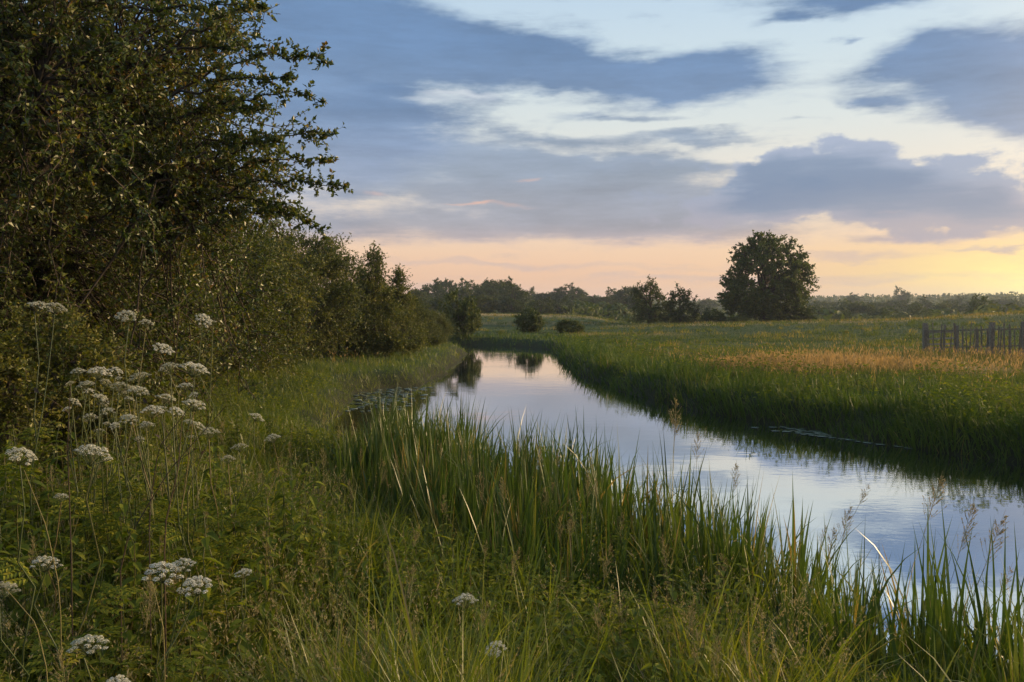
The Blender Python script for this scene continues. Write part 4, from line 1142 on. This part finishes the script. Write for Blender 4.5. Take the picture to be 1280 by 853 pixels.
def fbm(scale, stretch, detail, off, rough=.55):
    mp = N.new('ShaderNodeMapping'); mp.inputs['Scale'].default_value = (1, 1, stretch); mp.inputs['Location'].default_value = off
    K.new(tc.outputs['Generated'], mp.inputs['Vector'])
    n = N.new('ShaderNodeTexNoise'); n.inputs['Scale'].default_value = scale; n.inputs['Detail'].default_value = detail; n.inputs['Roughness'].default_value = rough
    K.new(mp.outputs[0], n.inputs['Vector']); return n.outputs['Fac']
warp1 = fbm(5, 2.6, 5, (0, 0, 0)); warp2 = fbm(7, 3.0, 5, (3, 1, 2)); fine = fbm(14, 3.0, 8, (1, 5, 2), .6); wisp = fbm(3.6, 9.0, 7, (7, 2, 4), .62); streak = fbm(8.0, 4.6, 9, (2, 9, 6), .66); puff = fbm(24, 1.25, 6, (4, 3, 8), .58)
U = mth('ADD', mth('MULTIPLY', az, F), mth('MULTIPLY', mth('SUBTRACT', warp1, .5), 190))
V = mth('ADD', mth('MULTIPLY', el, F), mth('MULTIPLY', mth('SUBTRACT', warp2, .5), 62))
def blob(px, py, rx, ry, amp, tilt=0.0):
    a = math.atan((px - 640) / F); e = math.atan((388 - py) * math.cos(a) / F)
    u = mth('SUBTRACT', U, a * F); v = mth('SUBTRACT', V, e * F)
    if tilt: v = mth('ADD', v, mth('MULTIPLY', u, tilt))
    q = mth('ADD', mth('POWER', mth('ABSOLUTE', mth('MULTIPLY', u, 1 / rx)), 2), mth('POWER', mth('ABSOLUTE', mth('MULTIPLY', v, 1 / ry)), 2))
    return mth('MULTIPLY', mth('EXPONENT', mth('MULTIPLY', q, -1)), amp)
def total(bs):
    s = None
    for b in bs:
        o_ = blob(*b); s = o_ if s is None else mth('ADD', s, o_)
    return s
def smooth(lo, hi, x):
    n = N.new('ShaderNodeMapRange'); n.interpolation_type = 'SMOOTHSTEP'; K.new(x, n.inputs[0]); n.inputs[1].default_value = lo; n.inputs[2].default_value = hi; return n.outputs[0]
def eramp(stops):
    """colour by elevation in photograph rows: (row, (r, g, b))"""
    st = sorted(((math.atan((388 - py) / F), lin(*c)) for py, c in stops), key=lambda s: s[0])
    f = mth('DIVIDE', el, 1.6, clamp=True)
    r = ramp_node(N, [(max(e, 0) / 1.6, c) for e, c in st]); K.new(f, r.inputs[0]); return r.outputs[0]
# clear sky by elevation, a warm glow where the sun has gone
clear = eramp([(388, (243, 192, 168)), (350, (250, 199, 164)), (315, (252, 211, 178)), (270, (244, 224, 205)), (220, (240, 232, 220)), (160, (226, 233, 232)), (80, (212, 229, 238)), (0, (196, 220, 240)), (-160, (175, 208, 235)), (-700, (165, 198, 230)), (-6000, (150, 185, 225))])
sky = N.new('ShaderNodeTexSky'); sky.sky_type = 'NISHITA'; sky.sun_disc = False; sky.sun_elevation = SUN_EL; sky.sun_rotation = SUN_AZ; sky.air_density = 1.2; sky.dust_density = 2.0
nis = mixc(1.0, sky.outputs[0], (.16, .16, .16), 'MULTIPLY')
base = mixc(.10, clear, nis)
glow = blob(1290, 338, 260, 34, 1.0)
base = mixc(mth('MULTIPLY', glow, .58, clamp=True), base, lin(255, 226, 140))
glow2 = blob(1320, 352, 90, 30, 1.0)
base = mixc(mth('MULTIPLY', glow2, .9, clamp=True), base, tuple(1.35 * c for c in lin(255, 236, 140)))
sd_ = N.new('ShaderNodeVectorMath'); sd_.operation = 'DOT_PRODUCT'; K.new(tc.outputs['Generated'], sd_.inputs[0])
sd_.inputs[1].default_value = (math.sin(SUN_AZ) * math.cos(SUN_EL), math.cos(SUN_AZ) * math.cos(SUN_EL), math.sin(SUN_EL))
gl_ = mth('POWER', mth('MAXIMUM', sd_.outputs['Value'], 0.0), 20.0)
# cloud masses
high = total([(640, 72, 300, 36, 1.0, .16), (870, 95, 115, 26, .9, .05), (400, 60, 190, 80, .95), (330, 190, 190, 90, .75), (440, 170, 120, 40, .55), (1228, 84, 98, 42, 1.1, .14), (1270, 142, 62, 36, 1.0), (1140, 64, 40, 16, .4), (1050, 2, 110, 16, .85), (850, 6, 55, 7, .5),
              (960, 32, 38, 7, .6), (1022, 60, 16, 5, .6), (1110, 133, 24, 9, .65), (100, 150, 260, 200, .8), (1450, 100, 120, 60, .9), (640, -160, 500, 70, .7), (1200, -120, 260, 50, .7), (200, -350, 700, 110, .7), (1500, -300, 400, 120, .6)])
mid = total([(900, 262, 120, 26, .6), (540, 225, 290, 38, .80), (640, 285, 330, 26, .78), (440, 140, 150, 40, .7), (560, 190, 150, 16, .5, .05), (700, 172, 110, 9, .5, .04), (860, 170, 55, 7, .45), (1140, 300, 75, 7, .7), (1240, 314, 36, 4, .6),
             (500, 110, 60, 9, .4), (800, 240, 200, 40, .5), (1420, 250, 160, 40, .8), (760, 148, 90, 6, .5), (905, 178, 85, 6, .55), (690, 120, 60, 6, .45), (820, 205, 120, 7, .5), (1000, 160, 60, 4, .35)])
low = total([(600, 332, 330, 7, .55), (900, 345, 260, 6, .5), (1060, 322, 150, 6, .5), (480, 358, 300, 8, .4), (1100, 352, 240, 6, .4)])
nz = mth('SUBTRACT', mth('ADD', mth('ADD', mth('MULTIPLY', fine, .5), mth('MULTIPLY', wisp, .6)), mth('MULTIPLY', streak, .6)), .85)
fh = smooth(.20, .92, mth('ADD', high, mth('MULTIPLY', nz, 1.45)))
fm = smooth(.16, .78, mth('ADD', mid, mth('MULTIPLY', nz, 1.5)))
cum = total([(1045, 240, 160, 38, 1.1), (980, 203, 34, 18, .55), (1055, 196, 40, 20, .6), (1120, 215, 40, 14, .4), (1240, 270, 80, 24, .85), (930, 258, 110, 24, .6), (1190, 245, 50, 14, .3)])
fc = smooth(.30, .64, mth('ADD', cum, mth('ADD', mth('MULTIPLY', mth('SUBTRACT', fine, .5), 1.1), mth('MULTIPLY', mth('SUBTRACT', puff, .5), 1.3))))
cc = mixc(smooth(.5, 1.15, mth('ADD', cum, mth('MULTIPLY', mth('SUBTRACT', wisp, .5), 1.2))), eramp([(388, (200, 178, 178)), (290, (178, 172, 182)), (240, (158, 172, 196)), (180, (168, 182, 208))]), eramp([(388, (190, 172, 182)), (290, (148, 157, 177)), (240, (118, 141, 173)), (180, (128, 152, 184))]))
fl = smooth(.22, .75, mth('ADD', low, mth('MULTIPLY', nz, .9)))
tone = mth('MULTIPLY_ADD', mth('SUBTRACT', mth('ADD', mth('MULTIPLY', wisp, .5), mth('MULTIPLY', streak, .5)), .5), -1.3, 1.0)
ch = eramp([(388, (170, 168, 180)), (230, (150, 165, 190)), (140, (114, 143, 181)), (60, (100, 134, 177)), (-60, (102, 137, 181)), (-700, (140, 165, 205)), (-6000, (140, 165, 200))])
cm = eramp([(388, (205, 178, 178)), (310, (194, 175, 177)), (280, (164, 166, 178)), (220, (142, 159, 181)), (140, (140, 162, 190)), (0, (140, 170, 210))])
dark = smooth(.55, 1.15, mth('ADD', mid, mth('MULTIPLY', nz, .6)))
cm = mixc(mth('MULTIPLY', dark, .35), cm, lin(116, 138, 170))
col = mixc(mth('MULTIPLY', fl, .62), base, lin(206, 182, 180))
tn = N.new('ShaderNodeCombineXYZ')
for i_ in range(3): K.new(tone, tn.inputs[i_])
cm = mixc(1.0, cm, tn.outputs[0], 'MULTIPLY'); ch = mixc(1.0, ch, tn.outputs[0], 'MULTIPLY')
col = mixc(mth('MULTIPLY', fm, .88), col, cm)
col = mixc(mth('MULTIPLY', fc, .93), col, cc)
col = mixc(mth('MULTIPLY', fh, .93), col, ch)
# last pink light on a few cloud edges
pink = total([(478, 246, 22, 7, .55), (630, 262, 70, 5, .5, .09), (585, 255, 40, 3, .5), (665, 228, 38, 4, .6), (1100, 262, 30, 3, .4)])
col = mixc(mth('MULTIPLY', smooth(.3, .9, mth('ADD', pink, mth('MULTIPLY', nz, .4))), .75), col, lin(247, 196, 170))
# a few thin bright gaps
bright = total([(600, 118, 60, 6, .8), (560, 128, 70, 5, .6), (800, 205, 60, 4, .4)])
col = mixc(mth('MULTIPLY', smooth(.3, .9, mth('ADD', bright, mth('MULTIPLY', nz, .5))), .6), col, lin(222, 228, 235))
col = mixc(1.0, col, mixc(gl_, (0, 0, 0), (11.0, 7.4, 3.6)), 'ADD')
# far side of the sky and below the horizon
back = smooth(.2, -.6, dy)
col = mixc(mth('MULTIPLY', back, .55), col, lin(135, 150, 185))
col = mixc(smooth(-.01, -.12, dz), col, (.03, .035, .02))
SKY = 0.1
scl = mixc(1.0, col, (1 / SKY,) * 3, 'MULTIPLY')
bg = N.new('ShaderNodeBackground'); K.new(scl, bg.inputs[0]); bg.inputs[1].default_value = SKY
wo = N.new('ShaderNodeOutputWorld'); K.new(bg.outputs[0], wo.inputs[0])
w.cycles.sampling_method = 'MANUAL'; w.cycles.sample_map_resolution = 512

# haze
mb = MB()
x0_, x1_, y0_, y1_, z0_, z1_ = -1800, 1800, -400, 1800, -6, 46
mb.add([(x0_, y0_, z0_), (x1_, y0_, z0_), (x1_, y1_, z0_), (x0_, y1_, z0_), (x0_, y0_, z1_), (x1_, y0_, z1_), (x1_, y1_, z1_), (x0_, y1_, z1_)],
       [(3, 2, 1, 0), (4, 5, 6, 7), (0, 1, 5, 4), (1, 2, 6, 5), (2, 3, 7, 6), (3, 0, 4, 7)])
m, nt, N, K = new_mat('evening_haze')
pv = N.new('ShaderNodeVolumePrincipled'); pv.inputs['Color'].default_value = (.72, .82, .95, 1); pv.inputs['Density'].default_value = .00027; pv.inputs['Anisotropy'].default_value = .2
o = N.new('ShaderNodeOutputMaterial'); K.new(pv.outputs[0], o.inputs['Volume'])
HAZE = True
if HAZE:
    tag(link('haze', mb.mesh('haze', m, smooth=False)), 'thin blue evening haze lying over the distant fields and wood', 'haze', kind='stuff')

# sun
sl = bpy.data.lights.new('sun', 'SUN'); sl.energy = 5.0; sl.angle = math.radians(5); sl.color = (1, .70, .38)
so = bpy.data.objects.new('sun', sl); COL.objects.link(so)
dirv = Vector((math.sin(SUN_AZ) * math.cos(SUN_EL), math.cos(SUN_AZ) * math.cos(SUN_EL), math.sin(SUN_EL)))
so.rotation_euler = (-dirv).to_track_quat('-Z', 'Y').to_euler()

# camera
cd = bpy.data.cameras.new('camera'); cd.lens = 30; cd.sensor_width = 36; cd.clip_start = .05; cd.clip_end = 6000
co = bpy.data.objects.new('camera', cd); COL.objects.link(co)
co.location = (0, 0, EYE); co.rotation_euler = (math.pi / 2 - PITCH, 0, 0)
SC.camera = co

vs = SC.view_settings; vs.view_transform = 'Standard'; vs.look = 'None'; vs.exposure = 0; vs.gamma = 1; vs.use_curve_mapping = False
cy = SC.cycles
cy.max_bounces = 6; cy.diffuse_bounces = 3; cy.glossy_bounces = 3; cy.transmission_bounces = 4; cy.volume_bounces = 0; cy.transparent_max_bounces = 4
cy.sample_clamp_indirect = 4; cy.use_denoising = True
try: cy.denoiser = 'OPENIMAGEDENOISE'
except Exception: pass
cy.caustics_reflective = False; cy.caustics_refractive = False
